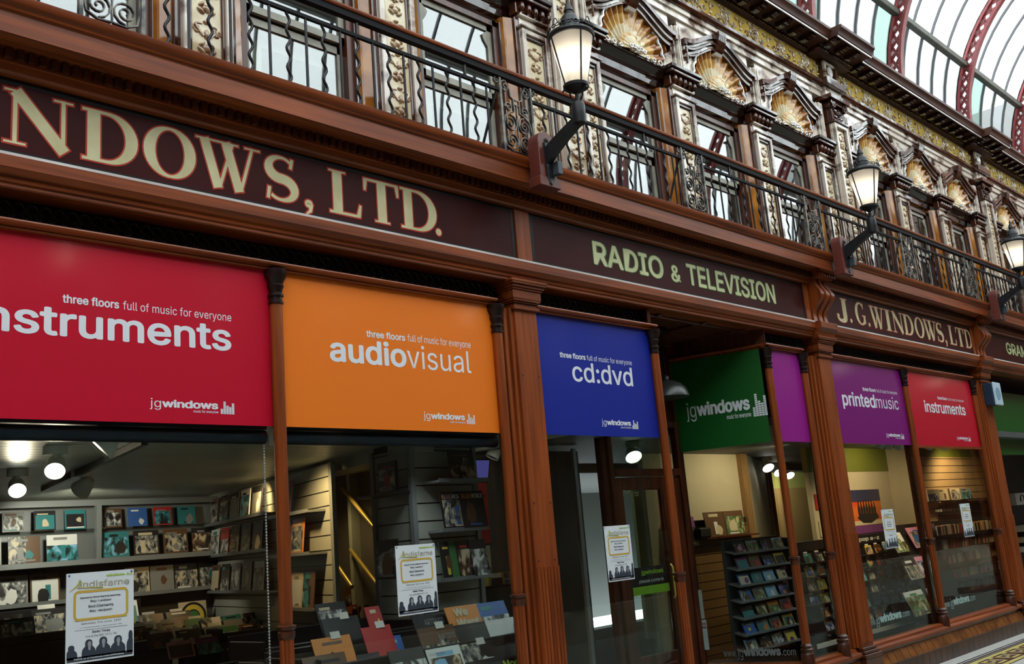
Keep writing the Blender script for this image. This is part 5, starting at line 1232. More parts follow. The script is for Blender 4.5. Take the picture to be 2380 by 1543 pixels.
# stair well
def pine(x, y, label): tag(MB().box(x-.06, x+.06, y-.05, y+.05, .0, 2.3).build('upright', M['pine'], at=(x, y, 0)), label, 'post', 'pine uprights by the stairs')
for i, (px_, y) in enumerate(((806, 4.2), (820, 4.3), (840, 4.0), (856, 4.25))):
    p = at(px_, 1150, y); pine(p.x, y, 'pine upright by the stairs, %s from the left' % ORD[i])
def rail(name, p0, y0, p1, y1, label):
    a, b = at(*p0, y0), at(*p1, y1); return tag(MB().tube([a, b], .02, 8).build(name, M['brass'], at=a, smooth=60), label, 'rail', 'brass stair rails')
rail('stair_rail', (796, 1135), 3.6, (872, 1228), 2.6, 'upper brass stair rail seen in the gap left of the slatted stand')
rail('stair_rail', (780, 1310), 3.0, (818, 1364), 2.5, 'short lower brass stair rail in the gap left of the slatted stand')
rail('stair_rail', (815, 1278), 3.4, (880, 1362), 2.6, 'thin dim brass stair rail between the two bright ones')
for s_i, (z, y) in enumerate(((1.92, 5.0), (1.62, 5.0), (1.33, 4.6), (1.15, 3.6), (.98, 3.4), (.82, 3.2))):
    p = at(782, 1200, y); q = at(806 if s_i < 3 else 835, 1200, y)
    shelf_board('shelf', (p.x, y), (q.x, y), z, .12, '%s shelf from the top in the gap left of the slatted stand' % ORD[s_i], 'shop_black')
    n = 5 if s_i < 3 else 4; wd = (q.x-p.x)/n*.9
    for i in range(n):
        c = ['cream', 'grey', 'cream', 'black', 'white'][i % 5] if s_i < 3 else ['orange', 'red', 'cream', 'brown'][(i+s_i) % 4]
        record('book', '%s book, %s from the left on the %s shelf by the stairs' % (c, ORD[i], ORD[s_i]), 'book', 'books by the stairs', (p.x+(q.x-p.x)*i/n, y-.10, z+.002), (1, 0, .0), (0, .05, 1), wd, .15+.03*rg.random(), .05, [c, 'black', 'white', 'brown'], rg, plain=(s_i < 3))
# slatted stand near the window: shelves with sleeves on its front, bits at the sides
shelf_board('shelf', (4.72, .94), (5.22, .94), 2.085, .20, 'top grey shelf on the front of the slatted stand', lip=.01)
shelf_board('shelf', (4.76, .94), (5.22, .94), 1.735, .16, 'middle grey shelf on the front of the slatted stand', lip=.01)
shelf_board('shelf', (4.72, .94), (5.22, .94), 1.39, .16, 'lower grey shelf on the front of the slatted stand', lip=.01)
def lettered(o, s, P, U, V, u0, u1, v0, v1, b, mt, wd, ht):
    k = MB(); U, V = Vector(U).normalized(), Vector(V).normalized(); N = U.cross(V); put_text(k, s, Vector(P)+N*.003, U*wd, V*ht, u0, u1, v0, v1, b); return sub(o, k, 'title', mt)
V1 = (0, .15, 1)
for i, x in enumerate((4.79, 4.97)):
    o = record('magazine', ('left' if i == 0 else 'right')+' dark blue magazine titled in white and orange on the slatted stand', 'magazine', 'pair of dark magazines on the slatted stand', (x, .79-.012*i, 1.738), (1, 0, 0), V1, .24, .27, .006, ['black', 'blue', 'brown', 'blue'], rg)
    lettered(o, 'BLUE', (x, .79-.012*i, 1.738), (1, 0, 0), V1, .06, .44, .80, .93, .02, M['p_orange'], .24, .27); lettered(o, 'WORLD', (x, .79-.012*i, 1.738), (1, 0, 0), V1, .47, .95, .80, .93, .02, M['p_white'], .24, .27)
record('record_sleeve', 'dark green sleeve at the left of the lower shelf of the slatted stand', 'record', None, (4.76, .80, 1.393), (1, 0, 0), V1, .16, .26, .006, ['green', 'black', 'brown', 'yellow'], rg)
for i, x in enumerate((4.915, 5.04)): record('record_sleeve', ('left' if i == 0 else 'right')+' of two black sleeves with red shapes on the slatted stand', 'record', 'pair of black sleeves on the slatted stand', (x, .79-.01*i, 1.393), (1, 0, 0), V1, .16, .26, .006, ['black', 'black', 'red', 'brown'], rg)
record('record_sleeve', 'dark sleeve on the top shelf of the slatted stand', 'record', None, (4.90, .80, 2.088), (1, 0, 0), V1, .25, .22, .006, ['black', 'teal', 'brown', 'grey'], rg)
dG = (Vector((*W3, 0))-Vector((*W2, 0))).normalized(); nG = Vector((dG.y, -dG.x, 0))
a = Vector((*W2, 0)); b = Vector((*W3, 0))
shelf_board('shelf', W2, W3, 2.03, .16, 'small shelf on the left flank of the slatted stand', 'shop_black')
p = a+dG*.22+nG*.10; record('book', 'two-tone dark book on the left flank of the slatted stand', 'book', None, (p.x, p.y, 2.033), dG, (0, 0, 1), .24, .22, .02, ['black', 'purple', 'red', 'yellow'], rg)
p = a+dG*.1+nG*.08; record('record_sleeve', 'black sleeve hung low on the left flank of the slatted stand', 'record', None, (p.x, p.y, 1.42), dG, (0, 0, 1), .30, .28, .01, ['black', 'grey', 'brown', 'grey'], rg)
# partition behind it: red event poster, row of small posters, yellow boxes, tilted screen
t = thing('poster', (5.8, 1.89, 1.6), 'red event poster on the partition behind the slatted stand', 'poster')
MB().box(5.74, 6.30, 1.885, 1.895, 1.62, 2.20).build('sheet', M['p_red'], t)
k = MB(); line(k, 'RE DAY', 5.85, 6.16, 2.085, 2.145, 1.884, .03); line(k, '18.04.2020', 6.02, 6.28, 2.02, 2.05, 1.884, .02)
for i in range(6): k.box(5.78+.085*i, 5.82+.085*i, 1.8835, 1.8845, 1.82, 1.98)
k.build('lettering', M['p_black'], t)
for i in range(3):
    t = thing('small_poster', (5.84+.15*i, 1.89, 1.32), 'beige small event poster on the partition, %s from the left' % ORD[i], 'poster', 'row of small posters on the partition')
    MB().box(5.84+.15*i, 5.985+.15*i, 1.886, 1.894, 1.37, 1.60).build('sheet', M['p_cream'], t)
    k = MB(); k.tube([(5.87+.15*i, 1.885, 1.50), (5.955+.15*i, 1.885, 1.50), (5.955+.15*i, 1.885, 1.56), (5.87+.15*i, 1.885, 1.56)], 0, closed=True, flat=(.0008, .0015)); k.box(5.85+.15*i, 5.975+.15*i, 1.884, 1.8855, 1.375, 1.41); k.build('print', M['p_brown'], t)
shelf_board('shelf', (5.75, 1.89), (6.4, 1.89), 1.255, .2, 'black shelf on the partition with yellow boxes', 'shop_black')
for i, (c, x) in enumerate((('green', 5.82), ('yellow', 5.98), ('cream', 6.14), ('yellow', 6.30))): record('box', '%s box, %s from the left on the partition shelf' % (c, ORD[i]), 'box', 'boxes on the partition shelf', (x, 1.75, 1.257), (1, 0, 0), (0, 0, 1), .13, .10, .1, [c, 'black', 'orange', 'cream'], rg)
t = thing('monitor', (5.55, 1.3, 2.2), 'tilted blue screen hung behind the top right of the orange window', 'screen')
k = MB(); P = Vector((5.42, 1.20, 2.10)); U = Vector((1, .0, 0)); V = Vector((.28, .1, .9)).normalized(); N = U.cross(V).normalized()
k.prism([P, P+U*.24, P+U*.24+V*.2, P+V*.2], -N*.03); k.build('case', M['shop_black'], t)
k = MB(); Q = P+U*.012+V*.012+N*.001; k.prism([Q, Q+U*.216, Q+U*.216+V*.176, Q+V*.176], N*.001); k.build('screen', mat('lit_screen', (.03, .03, .1), .3, emit=(.10, .09, .36), estr=.5), t)
# near record rack behind the orange window: tiers of leaning sleeves facing the glass
bin_(3.35, 5.08, .30, .86, 1.03, 'black tiered record rack at the bottom of the orange window', .05)
def near(px0, py0, px1, py1, Y, hgt, label, first, inks, lean=.45, title=None, tb=(.1, .9, .7, .9), tcol='p_white', bold=.02, ticket=False, ang=0.0):
    a = at(px0, py0, Y); b = at(px1, py1, Y); U = Vector((b.x-a.x, 0, 0)); V = Vector((0, lean, 1)).normalized(); wd = U.length; P = Vector((a.x, Y, a.z))
    # py0 is the top edge: drop to the lower left corner
    P = P-V*hgt
    o = record('record_sleeve', label, 'record', 'sleeves in the near rack', P, U, V, wd, hgt, .006, [first]+inks, rg, plain=(inks[0] == first))
    if title:
        for k_, (s, u0, u1, v0, v1) in enumerate(title): lettered(o, s, P, (1, 0, 0), V, u0, u1, v0, v1, bold, M[tcol], wd, hgt)
    if ticket:
        tk = MB(); N = Vector((1, 0, 0)).cross(V); q = P+Vector((wd*.5, 0, 0))+V*hgt*.93+N*.004; tk.prism([q, q+Vector((.07, 0, 0)), q+Vector((.07, 0, 0))+V*.045, q+V*.045], N*.001); sub(o, tk, 'price_ticket', M['tagpaper'])
    return o
near(955, 1432, 1034, 1414, .62, .26, 'black sleeve with thin grey capitals at the left of the near rack top tier', 'black', ['black', 'brown', 'grey'], title=[('ARTEMIS', .30, .86, .70, .86)], tcol='p_grey', bold=0)
near(1031, 1413, 1106, 1404, .58, .28, 'orange sleeve with big pale letters on the top tier of the near rack', 'orange', ['orange', 'cream', 'brown'], title=[('We', .22, .66, .74, .95), ('Want', .22, .92, .45, .68), ('MILES', .24, .98, .17, .40)], tcol='p_cream', bold=.05)
near(1103, 1404, 1170, 1396, .60, .28, 'bright blue sleeve with a dark figure on the top tier of the near rack', 'blue', ['sky blue', 'black', 'teal'])
near(968, 1462, 1052, 1452, .44, .27, 'dark brown sleeve with a golden figure at the left of the near rack middle tier', 'brown', ['black', 'orange', 'cream'], title=[('BAPTISTE', .50, .96, .66, .80)], tcol='p_grey', ticket=True)
near(1050, 1455, 1126, 1444, .46, .27, 'black sleeve with a red spine strip in the middle of the near rack', 'black', ['black', 'red', 'red'])
near(1124, 1444, 1192, 1432, .47, .27, 'white sleeve with an orange suitcase at the right of the near rack middle tier', 'white', ['white', 'orange', 'red'], title=[('HAROLD', .16, .66, .34, .48)], tcol='p_black')
o = bpy.data.objects[[x.name for x in bpy.data.objects if x.name.startswith('record_sleeve') and x.parent is None][-1]]
near(988, 1511, 1066, 1499, .28, .27, 'white sleeve with a cloudy grey picture at the bottom left of the near rack', 'white', ['grey', 'sky blue', 'grey'], title=[('A WALK IN THE GARDEN', .05, .5, .84, .90)], tcol='p_grey', bold=0)
near(1066, 1500, 1146, 1486, .30, .27, 'black sleeve with three pale faces at the bottom of the near rack', 'black', ['grey', 'white', 'white'], ticket=True)
near(1144, 1487, 1216, 1473, .32, .27, 'black sleeve with white capitals at the bottom right of the near rack', 'black', ['black', 'white', 'white'], title=[('MINGUS AT CARNEGIE HALL', .36, .98, .84, .93)], tcol='p_white', ticket=True)
near(1082, 1540, 1160, 1528, .20, .27, 'dark blue sleeve cut by the bottom edge of the photo', 'black', ['blue', 'green', 'teal'])
near(1160, 1532, 1240, 1518, .20, .27, 'black sleeve with lime green brush letters, cut by the bottom edge', 'black', ['black', 'grey', 'brown'], title=[('Moondog', .06, .98, .70, .95)], tcol='lime_ink', bold=.04)
for i, (px0, py0, px1, py1, Y, lb, f, ink) in enumerate(((730, 1405, 800, 1396, 1.0, 'black', 'black', ['brown', 'cream', 'red']), (745, 1440, 830, 1428, .85, 'black', 'black', ['black', 'grey', 'brown']), (722, 1487, 812, 1476, .65, 'dull orange', 'orange', ['brown', 'black', 'brown']), (838, 1460, 905, 1450, .72, 'dark red', 'red', ['red', 'pink', 'black']), (845, 1412, 880, 1408, .98, 'red and blue', 'red', ['sky blue', 'yellow', 'cream']), (898, 1480, 930, 1474, .70, 'blue', 'blue', ['teal', 'sky blue', 'red']), (828, 1523, 880, 1517, .40, 'black and yellow', 'black', ['yellow', 'grey', 'black']), (700, 1530, 800, 1518, .35, 'brown', 'brown', ['orange', 'black', 'black']), (900, 1515, 980, 1505, .30, 'black and green', 'black', ['green', 'grey', 'teal']))):
    near(px0, py0, px1, py1, Y, .24, '%s sleeve in the dim left part of the near rack, %s of nine' % (lb, ORD[i]), f, ink, ticket=(i in (1, 2, 3)))
bin_(2.92, 3.34, .30, 1.15, .98, 'black record bin just right of the column below the lit slatted wall', .05)
bin_(3.36, 4.6, .90, 1.30, 1.12, 'black record bin behind the near rack', .05)

SOMBRE[0] = False
# spotlights and track on the ceiling of the near room
M['lit_disc'] = mat('lit_spot_face', (1, .95, .85), .5, emit=(1, .93, .80), estr=9.0)
M['fix'] = mat('white_spot_body', (.82, .83, .78), .4)
def spot(px_, py_, Z, label, lit, d=(-.3, -.5, -.8), power=0, r=.075, color=(1, .82, .58), watch=True):
    a, b = px_-1190.0, py_-771.5; v = [q[0]*a+q[1]*b+q[2]*FPX for q in AX]; tt = (Z-.14-CAM.z)/v[2]; c = CAM+Vector(v)*tt
    t = thing('spotlight', (c.x, c.y, Z), label, 'spotlight', 'ceiling spotlights')
    k = MB(); k.lathe([(.07, Z-.05), (.07, Z)], c.x, c.y, 16); k.build('base', M['fix'], t, smooth=40)
    D = Vector(d).normalized(); A_ = c-D*.10; up = Vector((0, 0, 1)) if abs(D.z) < .95 else Vector((1, 0, 0)); u = D.cross(up).normalized(); w2 = D.cross(u)
    k = MB(); n = 20; prof = [(.03, -.02), (.052, .02), (r, .10), (r, .115)]; vs = [A_+D*z+(u*math.cos(2*PI*i/n)+w2*math.sin(2*PI*i/n))*q for q, z in prof for i in range(n)]
    k.add(vs, [(j*n+i, j*n+(i+1) % n, (j+1)*n+(i+1) % n, (j+1)*n+i) for j in range(3) for i in range(n)]+[tuple(range(n))]); k.build('head', M['fix'], t, smooth=60)
    k = MB(); k.tube([A_+D*.02, Vector((c.x, c.y, Z-.04))], .014, 6); k.build('arm', M['fix'], t)
    k = MB(); k.add([A_+D*.108+(u*math.cos(2*PI*i/n)+w2*math.sin(2*PI*i/n))*r*.93 for i in range(n)], [tuple(range(n))]); k.build('lens', M['lit_disc'] if lit else M['shop_grey'], t)
    if power:
        l = bpy.data.lights.new('spot_beam', 'SPOT'); l.energy = power; l.color = color; l.spot_size = math.radians(110); l.spot_blend = .6; l.shadow_soft_size = .06
        o = bpy.data.objects.new('spot_beam', l); col.objects.link(o); o.parent = t; o.location = A_+D*.16-Vector((c.x, c.y, Z)); o.rotation_euler = D.to_track_quat('-Z', 'Y').to_euler()
    return t
spot(232, 1036, 2.392, 'unlit white spotlight on the near room ceiling, nearest the glass', False, (-.6, .2, -.6), r=.085)
spot(128, 1092, 2.392, 'lit spotlight on the near room ceiling, left of the ceiling track', True, (-.35, -.75, -.65), 30, r=.058)
spot(40, 1138, 2.392, 'lit spotlight on the near room ceiling at the left edge of the photo', True, (-.2, -.85, -.6), 26, r=.058)
spot(188, 1138, 2.392, 'white spotlight seen from behind, right of the ceiling track', False, (-.3, .75, -.55))
spot(1145, 1060, 2.50, 'white spotlight in front of the tilted blue screen', False, (-.4, .2, -.8), r=.06)
p = at(335, 1032, .9); q_ = at(98, 1140, 3.9)
tag(MB().tube([(2.70, 1.07, 2.37), (3.28, 4.17, 2.37)], 0, flat=(.02, .02)).build('ceiling_track', M['shop_black'], at=(2.70, 1.07, 2.37)), 'black lighting track running back along the near room ceiling', 'track')
def beam(name, p, tgt, power, color, size, spread=110):  # bare spot light without a fixture, added to brighten an interior
    l = bpy.data.lights.new(name, 'SPOT'); l.energy = power; l.color = color; l.spot_size = math.radians(spread); l.spot_blend = .7; l.shadow_soft_size = size
    o = bpy.data.objects.new(name, l); col.objects.link(o); o.location = p; o.rotation_euler = (Vector(tgt)-Vector(p)).to_track_quat('-Z', 'Y').to_euler(); return o
WARM = (1, .62, .27)  # the beams below are added for the near room, no lamps hang there
beam('added_beam', (4.25, 2.1, 2.32), (4.82, 2.25, 1.8), 60, WARM, .05, 90)
beam('added_beam', (3.6, 4.3, 2.3), (4.3, 5.6, 1.4), 75, (1, .88, .70), .08)
beam('added_beam', (5.0, 3.6, 2.3), (5.6, 4.6, 1.2), 30, WARM, .08)
beam('added_beam', (4.4, .55, 2.3), (4.6, .7, .9), 14, (.95, .97, 1), .1)
beam('added_beam', (3.5, .6, 2.3), (3.6, .9, .9), 7, (1, .85, .65), .1)
beam('added_beam', (5.7, 1.25, 2.4), (6.0, 1.9, 1.7), 7, (1, .9, .75), .05, 120)
beam('added_beam', (7.2, 3.8, 2.3), (6.4, 4.8, 1.3), 60, WARM, .08, 130)
beam('added_beam', (5.5, 3.2, 2.35), (5.5, 3.3, 1.0), 20, WARM, .08, 130)
# ------------------------------------------------------------------ room B (right-hand shop)
w_ = MB(); pA = at(1560, 1150, 2.4); pB = at(1722, 1150, 2.4)
w_.box(pA.x-.5, pB.x, 2.4, 2.46, 0, 2.5, 0); tag(w_.build('wall_cream', M['creamwall']), kind='structure')
pl = MB(); pl.box(pB.x, pB.x+.14, 2.33, 2.46, 0, 2.5, 0); q1 = at(1747, 1150, 2.46); q2 = at(1787, 1150, 3.4); along(pl, [(-.06, 0), (0, 0), (0, 2.5), (-.06, 2.5)], (q1.x, 2.46), (q2.x, 3.4), 1); pl.box(q2.x-.02, q2.x+.10, 3.36, 3.46, 0, 2.5, 0)
tag(pl.build('trim_8', [M['pine'], M['creamwall']]), kind='structure')
w_ = MB(); w_.box(12.5, 25, 5.0, 5.06, 0, 2.5, 0); w_.box(15.5, 18.2, 4.95, 5.0, .9, 2.2, 1); w_.box(19.3, 20.2, 4.9, 5.0, .5, 2.0, 1)
tag(w_.build('wall_far', [mat('green_stock_wall', (.20, .22, .08), .7), mat('ochre_stock_wall', (.16, .11, .05), .7)]), kind='structure')
YB = 1.62
w_ = MB(); w_.box(11.78, 14.72, YB, YB+.06, 0, 2.18, 0); w_.box(11.78, 14.72, YB-.01, YB+.07, 2.18, 2.5, 1); tag(w_.build('wall_poster', [M['creamwall'], M['olive']]), kind='structure')
w_ = MB(); w_.box(14.15, 14.2, 1.30, 1.62, 0, 2.5); tag(w_.build('wall_corner', M['creamwall']), kind='structure')
slatwall('wall_tan', (14.2, 1.30), (17.4, 1.30), .02, 2.35, M['slat_tan'], .105)
w_ = MB(); w_.box(14.2, 17.4, 1.30, 1.34, 2.35, 2.5); tag(w_.build('trim_9', M['olive']), kind='structure')
rg = random.Random(23)
# low slatwall and shelf at the left of the room, seen through the entrance glass
slatwall('wall_low', (9.6, 2.38), (pB.x, 2.38), .02, 1.62, mat('brown_slatwall', (.17, .095, .035), .35), .105, out=.02)
shelf_board('shelf', (9.9, 2.36), (pB.x, 2.36), 1.475, .16, 'brown shelf on the cream wall behind the entrance glass', 'wood_dark')
for i, px_ in enumerate((1646, 1692)):
    a = at(px_, 1245, 2.22); b = at(px_+45, 1245, 2.22)
    record('record_sleeve', ('left' if i == 0 else 'right')+' of two dark sleeves with portraits on the shelf behind the entrance glass', 'record', 'pair of sleeves behind the entrance glass', (a.x, 2.22, 1.478), (1, 0, 0), (0, .12, 1), b.x-a.x, .30, .01, ['brown', 'black', 'cream', 'white'], rg)
a = at(1590, 1240, 2.2); record('record_sleeve', 'dark purple sleeve leaning at the left behind the entrance glass', 'record', None, (a.x, 2.2, 1.40), (1, 0, 0), (0, .12, 1), .28, .34, .01, ['purple', 'black', 'orange', 'brown'], rg)
tag(MB().box(a.x+.25, a.x+.50, 2.15, 2.35, 1.478, 1.60).build('speaker', M['shop_black'], at=(a.x+.25, 2.15, 1.478), bevel=.02), 'small black speaker on the shelf behind the entrance glass', 'speaker')
# notices on the side glass of the entrance
def notice(s, wd, z0, z1, label, lines):
    t = thing('notice', (8.02+d_.x*s, .95+d_.y*s, z0), label, 'notice', 'paper notices on the entrance glass')
    n_ = Vector((d_.y, -d_.x, 0)); A = Vector((8.02, .95, 0))+d_*s-n_*.012
    k = MB(); k.prism([A+Vector((0, 0, z0)), A+d_*wd+Vector((0, 0, z0)), A+d_*wd+Vector((0, 0, z1)), A+Vector((0, 0, z1))], -n_*.001); k.build('sheet', M['paper'] if lines is not None else M['tagpaper'], t)
    k = MB()
    for (tx, v0, v1, b) in lines or []: put_text(k, tx, A+n_*.001, d_, (0, 0, 1), wd*.2, wd*.9, lerp(z0, z1, v0), lerp(z0, z1, v1), b)
    if lines: k.build('lettering', M['p_red'], t)
# CD spinner rack behind the plain magenta window
t = thing('cd_rack', (9.4, 1.05, .05), 'tall grey metal rack of face-out CDs behind the glass left of the middle pilaster', 'rack')
RA, RB = Vector((8.86, 1.05, 0)), Vector((9.93, 1.05, 0)); tiers = [1.335, 1.175, 1.015, .855, .695, .535, .375]
k = MB(); k.box(RA.x, RB.x, 1.12, 1.16, .08, 1.45); k.build('back_panel', mat('dark_rack_steel', (.05, .055, .06), .45), t)
k = MB(); k.box(RB.x-.02, RB.x+.02, .98, 1.5, .08, 1.42); k.build('side_panel', mat('black_rack_steel', (.02, .02, .022), .4), t)
for z in tiers:
    s_ = MB(); s_.px([(1.12, z), (1.0, z-.035), (.99, z-.03), (.99, z-.012), (1.0, z-.012), (1.12, z+.012)], RA.x, RB.x); s_.build('shelf', M['shop_grey'], t)
k = MB(); k.box(RA.x-.05, RB.x+.05, .95, 1.5, .02, .08); k.build('foot', M['shop_black'], t)
fs = [['black', 'grey', 'black', 'white'], ['purple', 'brown', 'black', 'yellow'], ['blue', 'teal', 'sky blue', 'black'], ['blue', 'grey', 'sky blue', 'black'], ['black', 'black', 'orange', 'cream'], ['blue', 'grey', 'teal', 'yellow'], ['sky blue', 'black', 'green', 'grey']]
for j, z in enumerate(tiers):
    n = 4
    for i in range(n):
        x = RA.x+.04+.255*i+rg.uniform(-.01, .01); c4 = cols4(rg, fs[j][i])
        if fs[j][i] == 'sky blue': c4 = ['sky blue', 'brown', 'white', 'yellow']
        record('compact_disc', '%s CD, %s from the left on the %s shelf of the tall grey rack' % (c4[0], ORD[i], ORD[j]), 'CD', 'CDs in the tall grey rack', (x, 1.005, z-.026), (1, 0, 0), (0, .32, 1), .205, .128, .012, c4, rg)
for j in range(6):                                       # cases filed edge-on down the side of the rack
    n = 7
    for i in range(n):
        c = rg.choice(['black', 'grey', 'cream', 'blue', 'purple', 'brown', 'orange'])
        record('compact_disc', '%s CD case at the side of the tall grey rack, %s in row %s' % (c, ORD[i], ['one', 'two', 'three', 'four', 'five', 'six'][j]), 'CD', 'CDs filed on the side of the rack', (RB.x+.03+.03*i, 1.02+.055*i, 1.28-.20*j), (.5, .87, 0), (.15, 0, 1), .02, .14, .12, [c, 'white', 'black', 'grey'], rg, plain=True)
# black wall rack of face-out CDs with tickets
rk = thing('cd_rack', (12.4, 1.45, .05), 'wide black wall rack of face-out CDs lettered pop a-z', 'rack')
k = MB(); k.box(10.9, 13.95, 1.50, 1.56, .02, 1.335); k.build('back_panel', M['shop_black'], rk)
k = MB(); k.box(10.9, 13.95, 1.455, 1.50, 1.225, 1.335); hd = k.build('header', M['shop_black'], rk)
wr = MB(); line(wr, 'rock & pop a-z', 12.05, 13.17, 1.258, 1.308, 1.454, .03, True); wr.build('lettering', M['tagpaper'], rk)
TZ = [1.085, .925, .765, .605, .445, .285]
for z in TZ: MB().box(10.9, 13.95, 1.36, 1.50, z-.015, z).build('ledge', M['shop_black'], rk)
tk = MB(); tk.box(10.9, 13.95, 1.352, 1.36, .12, .175); tk.build('bottom_rail', M['tagpaper'], rk)
for j, z in enumerate(TZ):
    for i in range(11):
        x = 10.96+.27*i+rg.uniform(-.02, .02)
        if rg.random() < .06: continue
        c4 = cols4(rg, rg.choice(['black', 'brown', 'black', 'grey', 'cream', 'yellow', 'red', 'teal', 'brown', 'black']))
        record('compact_disc', '%s CD, %s from the left on the %s ledge of the wide black rack' % (c4[0], ORD[i], ORD[j]), 'CD', 'CDs in the wide black rack', (x, 1.38, z+.001), (1, 0, 0), (0, .25, 1), .185, .115, .012, c4, rg, ticket=True)
# posters and signs on the cream wall
t = thing('poster', (12.9, YB, 1.3), 'large sunset-coloured film soundtrack poster above the wide black rack', 'poster')
X0, X1, ZA, ZC = 12.74, 13.72, 1.455, 1.93
MB().box(X0, X1, YB-.012, YB-.004, ZA, ZC).build('sheet', noisy('sunset_print', (.55, .05, .015), (.70, .22, .03), (1.2, 1, 3), .4), t)
k = MB(); k.box(X0, X1, YB-.0135, YB-.0125, ZC-.16, ZC); k.build('dark_sky', mat('dusk_blue_print', (.03, .035, .09), .4), t)
k = MB(); k.box(X0, X1, YB-.0135, YB-.0125, ZA, ZA+.06); k.build('pale_margin', M['p_cream'], t)
k = MB(); g_ = random.Random(5)
for i in range(7): x = X0+.28+.08*i; h_ = .04*g_.random(); k.py([(x-.03, ZA+.09), (x+.03, ZA+.09), (x+.036, ZA+.22), (x+.014, ZA+.25+h_), (x+.014, ZA+.30+h_), (x-.014, ZA+.30+h_), (x-.014, ZA+.25+h_), (x-.036, ZA+.22)], YB-.0150, YB-.0136)
k.py([(X0+.20, ZA+.10), (X0+.35, ZA+.03), (X0+.6, ZA+.02), (X0+.86, ZA+.09), (X0+.8, ZA+.15), (X0+.3, ZA+.15)], YB-.0154, YB-.0137)
k.build('silhouettes', M['p_black'], t)
t = thing('poster', (12.7, YB, 1.43), 'dark strip poster with small pictures just below the sunset poster', 'poster')
k = MB(); MB().box(12.74, 13.72, YB-.012, YB-.004, 1.345, 1.45).build('sheet', M['p_purple'], t)
t = thing('picture', (11.0, YB, 1.5), 'red square picture on the cream wall behind the middle pilaster', 'picture')
pq = at(1898, 1150, YB); pr_ = at(1922, 1150, YB)
MB().box(11.84, 12.20, YB-.012, YB-.003, 1.70, 1.90).build('sheet', M['p_red'], t)
k = MB(); k.prism([(12.07+.06*math.cos(2*PI*i/9)*(1+.4*(i % 2)), YB-.013, 1.80+.06*math.sin(2*PI*i/9)) for i in range(9)], (0, -.001, 0)); k.build('print', M['p_white'], t)
t = thing('picture', (11.1, YB, 1.43), 'cream square picture with a black disc behind the middle pilaster', 'picture')
MB().box(11.86, 12.24, YB-.012, YB-.003, 1.36, 1.56).build('sheet', M['p_cream'], t)
k = MB(); k.prism([(12.12+.075*math.cos(2*PI*i/20), YB-.013, 1.45+.075*math.sin(2*PI*i/20)) for i in range(20)], (0, -.001, 0)); k.build('disc', M['p_black'], t)
# tan slatwall: ledge of CDs, header sign, shelves of filed CDs
shelf_board('shelf', (15.0, 1.28), (17.0, 1.28), 1.70, .14, 'dark ledge with four boxes on the tan slatted wall', 'shop_black')
for i, (px_, c) in enumerate(((2158, 'cream'), (2183, 'cream'), (2211, 'cream'), (2237, 'grey'))):
    a = at(px_, 1155, 1.16); b = at(px_+23, 1155, 1.16)
    record('box', '%s box set, %s from the left on the ledge of the tan slatted wall' % (c, ORD[i]), 'box', 'box sets on the tan slatted wall', (a.x, 1.16, 1.702), (1, 0, 0), (0, .05, 1), b.x-a.x, .165, .05, [c, 'cream' if i < 2 else 'brown', 'black', 'brown'], rg)
t = thing('header_sign', (15.3, 1.25, 1.5), 'long black header sign reading rock & pop a-z on the tan slatted wall', 'sign')
MB().box(14.9, 17.2, 1.235, 1.28, 1.50, 1.625).build('board', M['shop_black'], t)
wr = MB(); a = at(2173, 1180, 1.234); b = at(2228, 1180, 1.234); line(wr, 'rock & pop a-z', a.x, b.x, 1.545, 1.588, 1.234, .03, True); wr.build('lettering', M['tagpaper'], t)
bc_ = thing('bookcase', (15.0, 1.1, .05), 'low black case of filed CDs below the header sign at the right', 'bookcase')
SZ = [1.225, 1.03, .83, .62, .42]; bx0, bx1 = 13.95, 16.45
k = MB(); k.box(bx0, bx1, 1.22, 1.28, .02, 1.42); k.build('back_panel', M['shop_black'], bc_)
for z in SZ: MB().box(bx0, bx1, 1.0, 1.22, z-.045, z).build('shelf', M['shop_black'], bc_)
for x in (bx0, bx1): MB().box(x-.015, x+.015, 1.0, 1.22, .05, 1.40).build('side_panel', M['chrome'], bc_)
SPC = ['black', 'brown', 'cream', 'orange', 'grey', 'red', 'white', 'black', 'brown', 'cream']
cnt = 0
for j, z in enumerate(SZ):
    x = bx0+.10; i = 0; lean = 0.0
    while x < bx1-.15 and i < 44:
        if rg.random() < .07: lean = rg.choice((0, 0, .18, .3, .10))
        c = rg.choice(SPC if j < 3 else SPC+['green', 'sky blue', 'pink']); wd = rg.choice((.035, .045, .055, .07)); h = rg.uniform(.115, .135)
        if j == 4 and not (.45 < x-bx0 < 2.0): x += wd+.03; continue
        record('compact_disc', '%s filed CD, %s from the left on the %s shelf, low black case' % (c, ordn(i), ORD[j]), 'CD', 'filed CDs in the low black case', (x, 1.02, z+.001), (1, 0, 0), (lean, 0, 1), wd*.86, h, .13, [c, 'white', 'black', 'grey'], rg, plain=True)
        x += wd; i += 1; cnt += 1
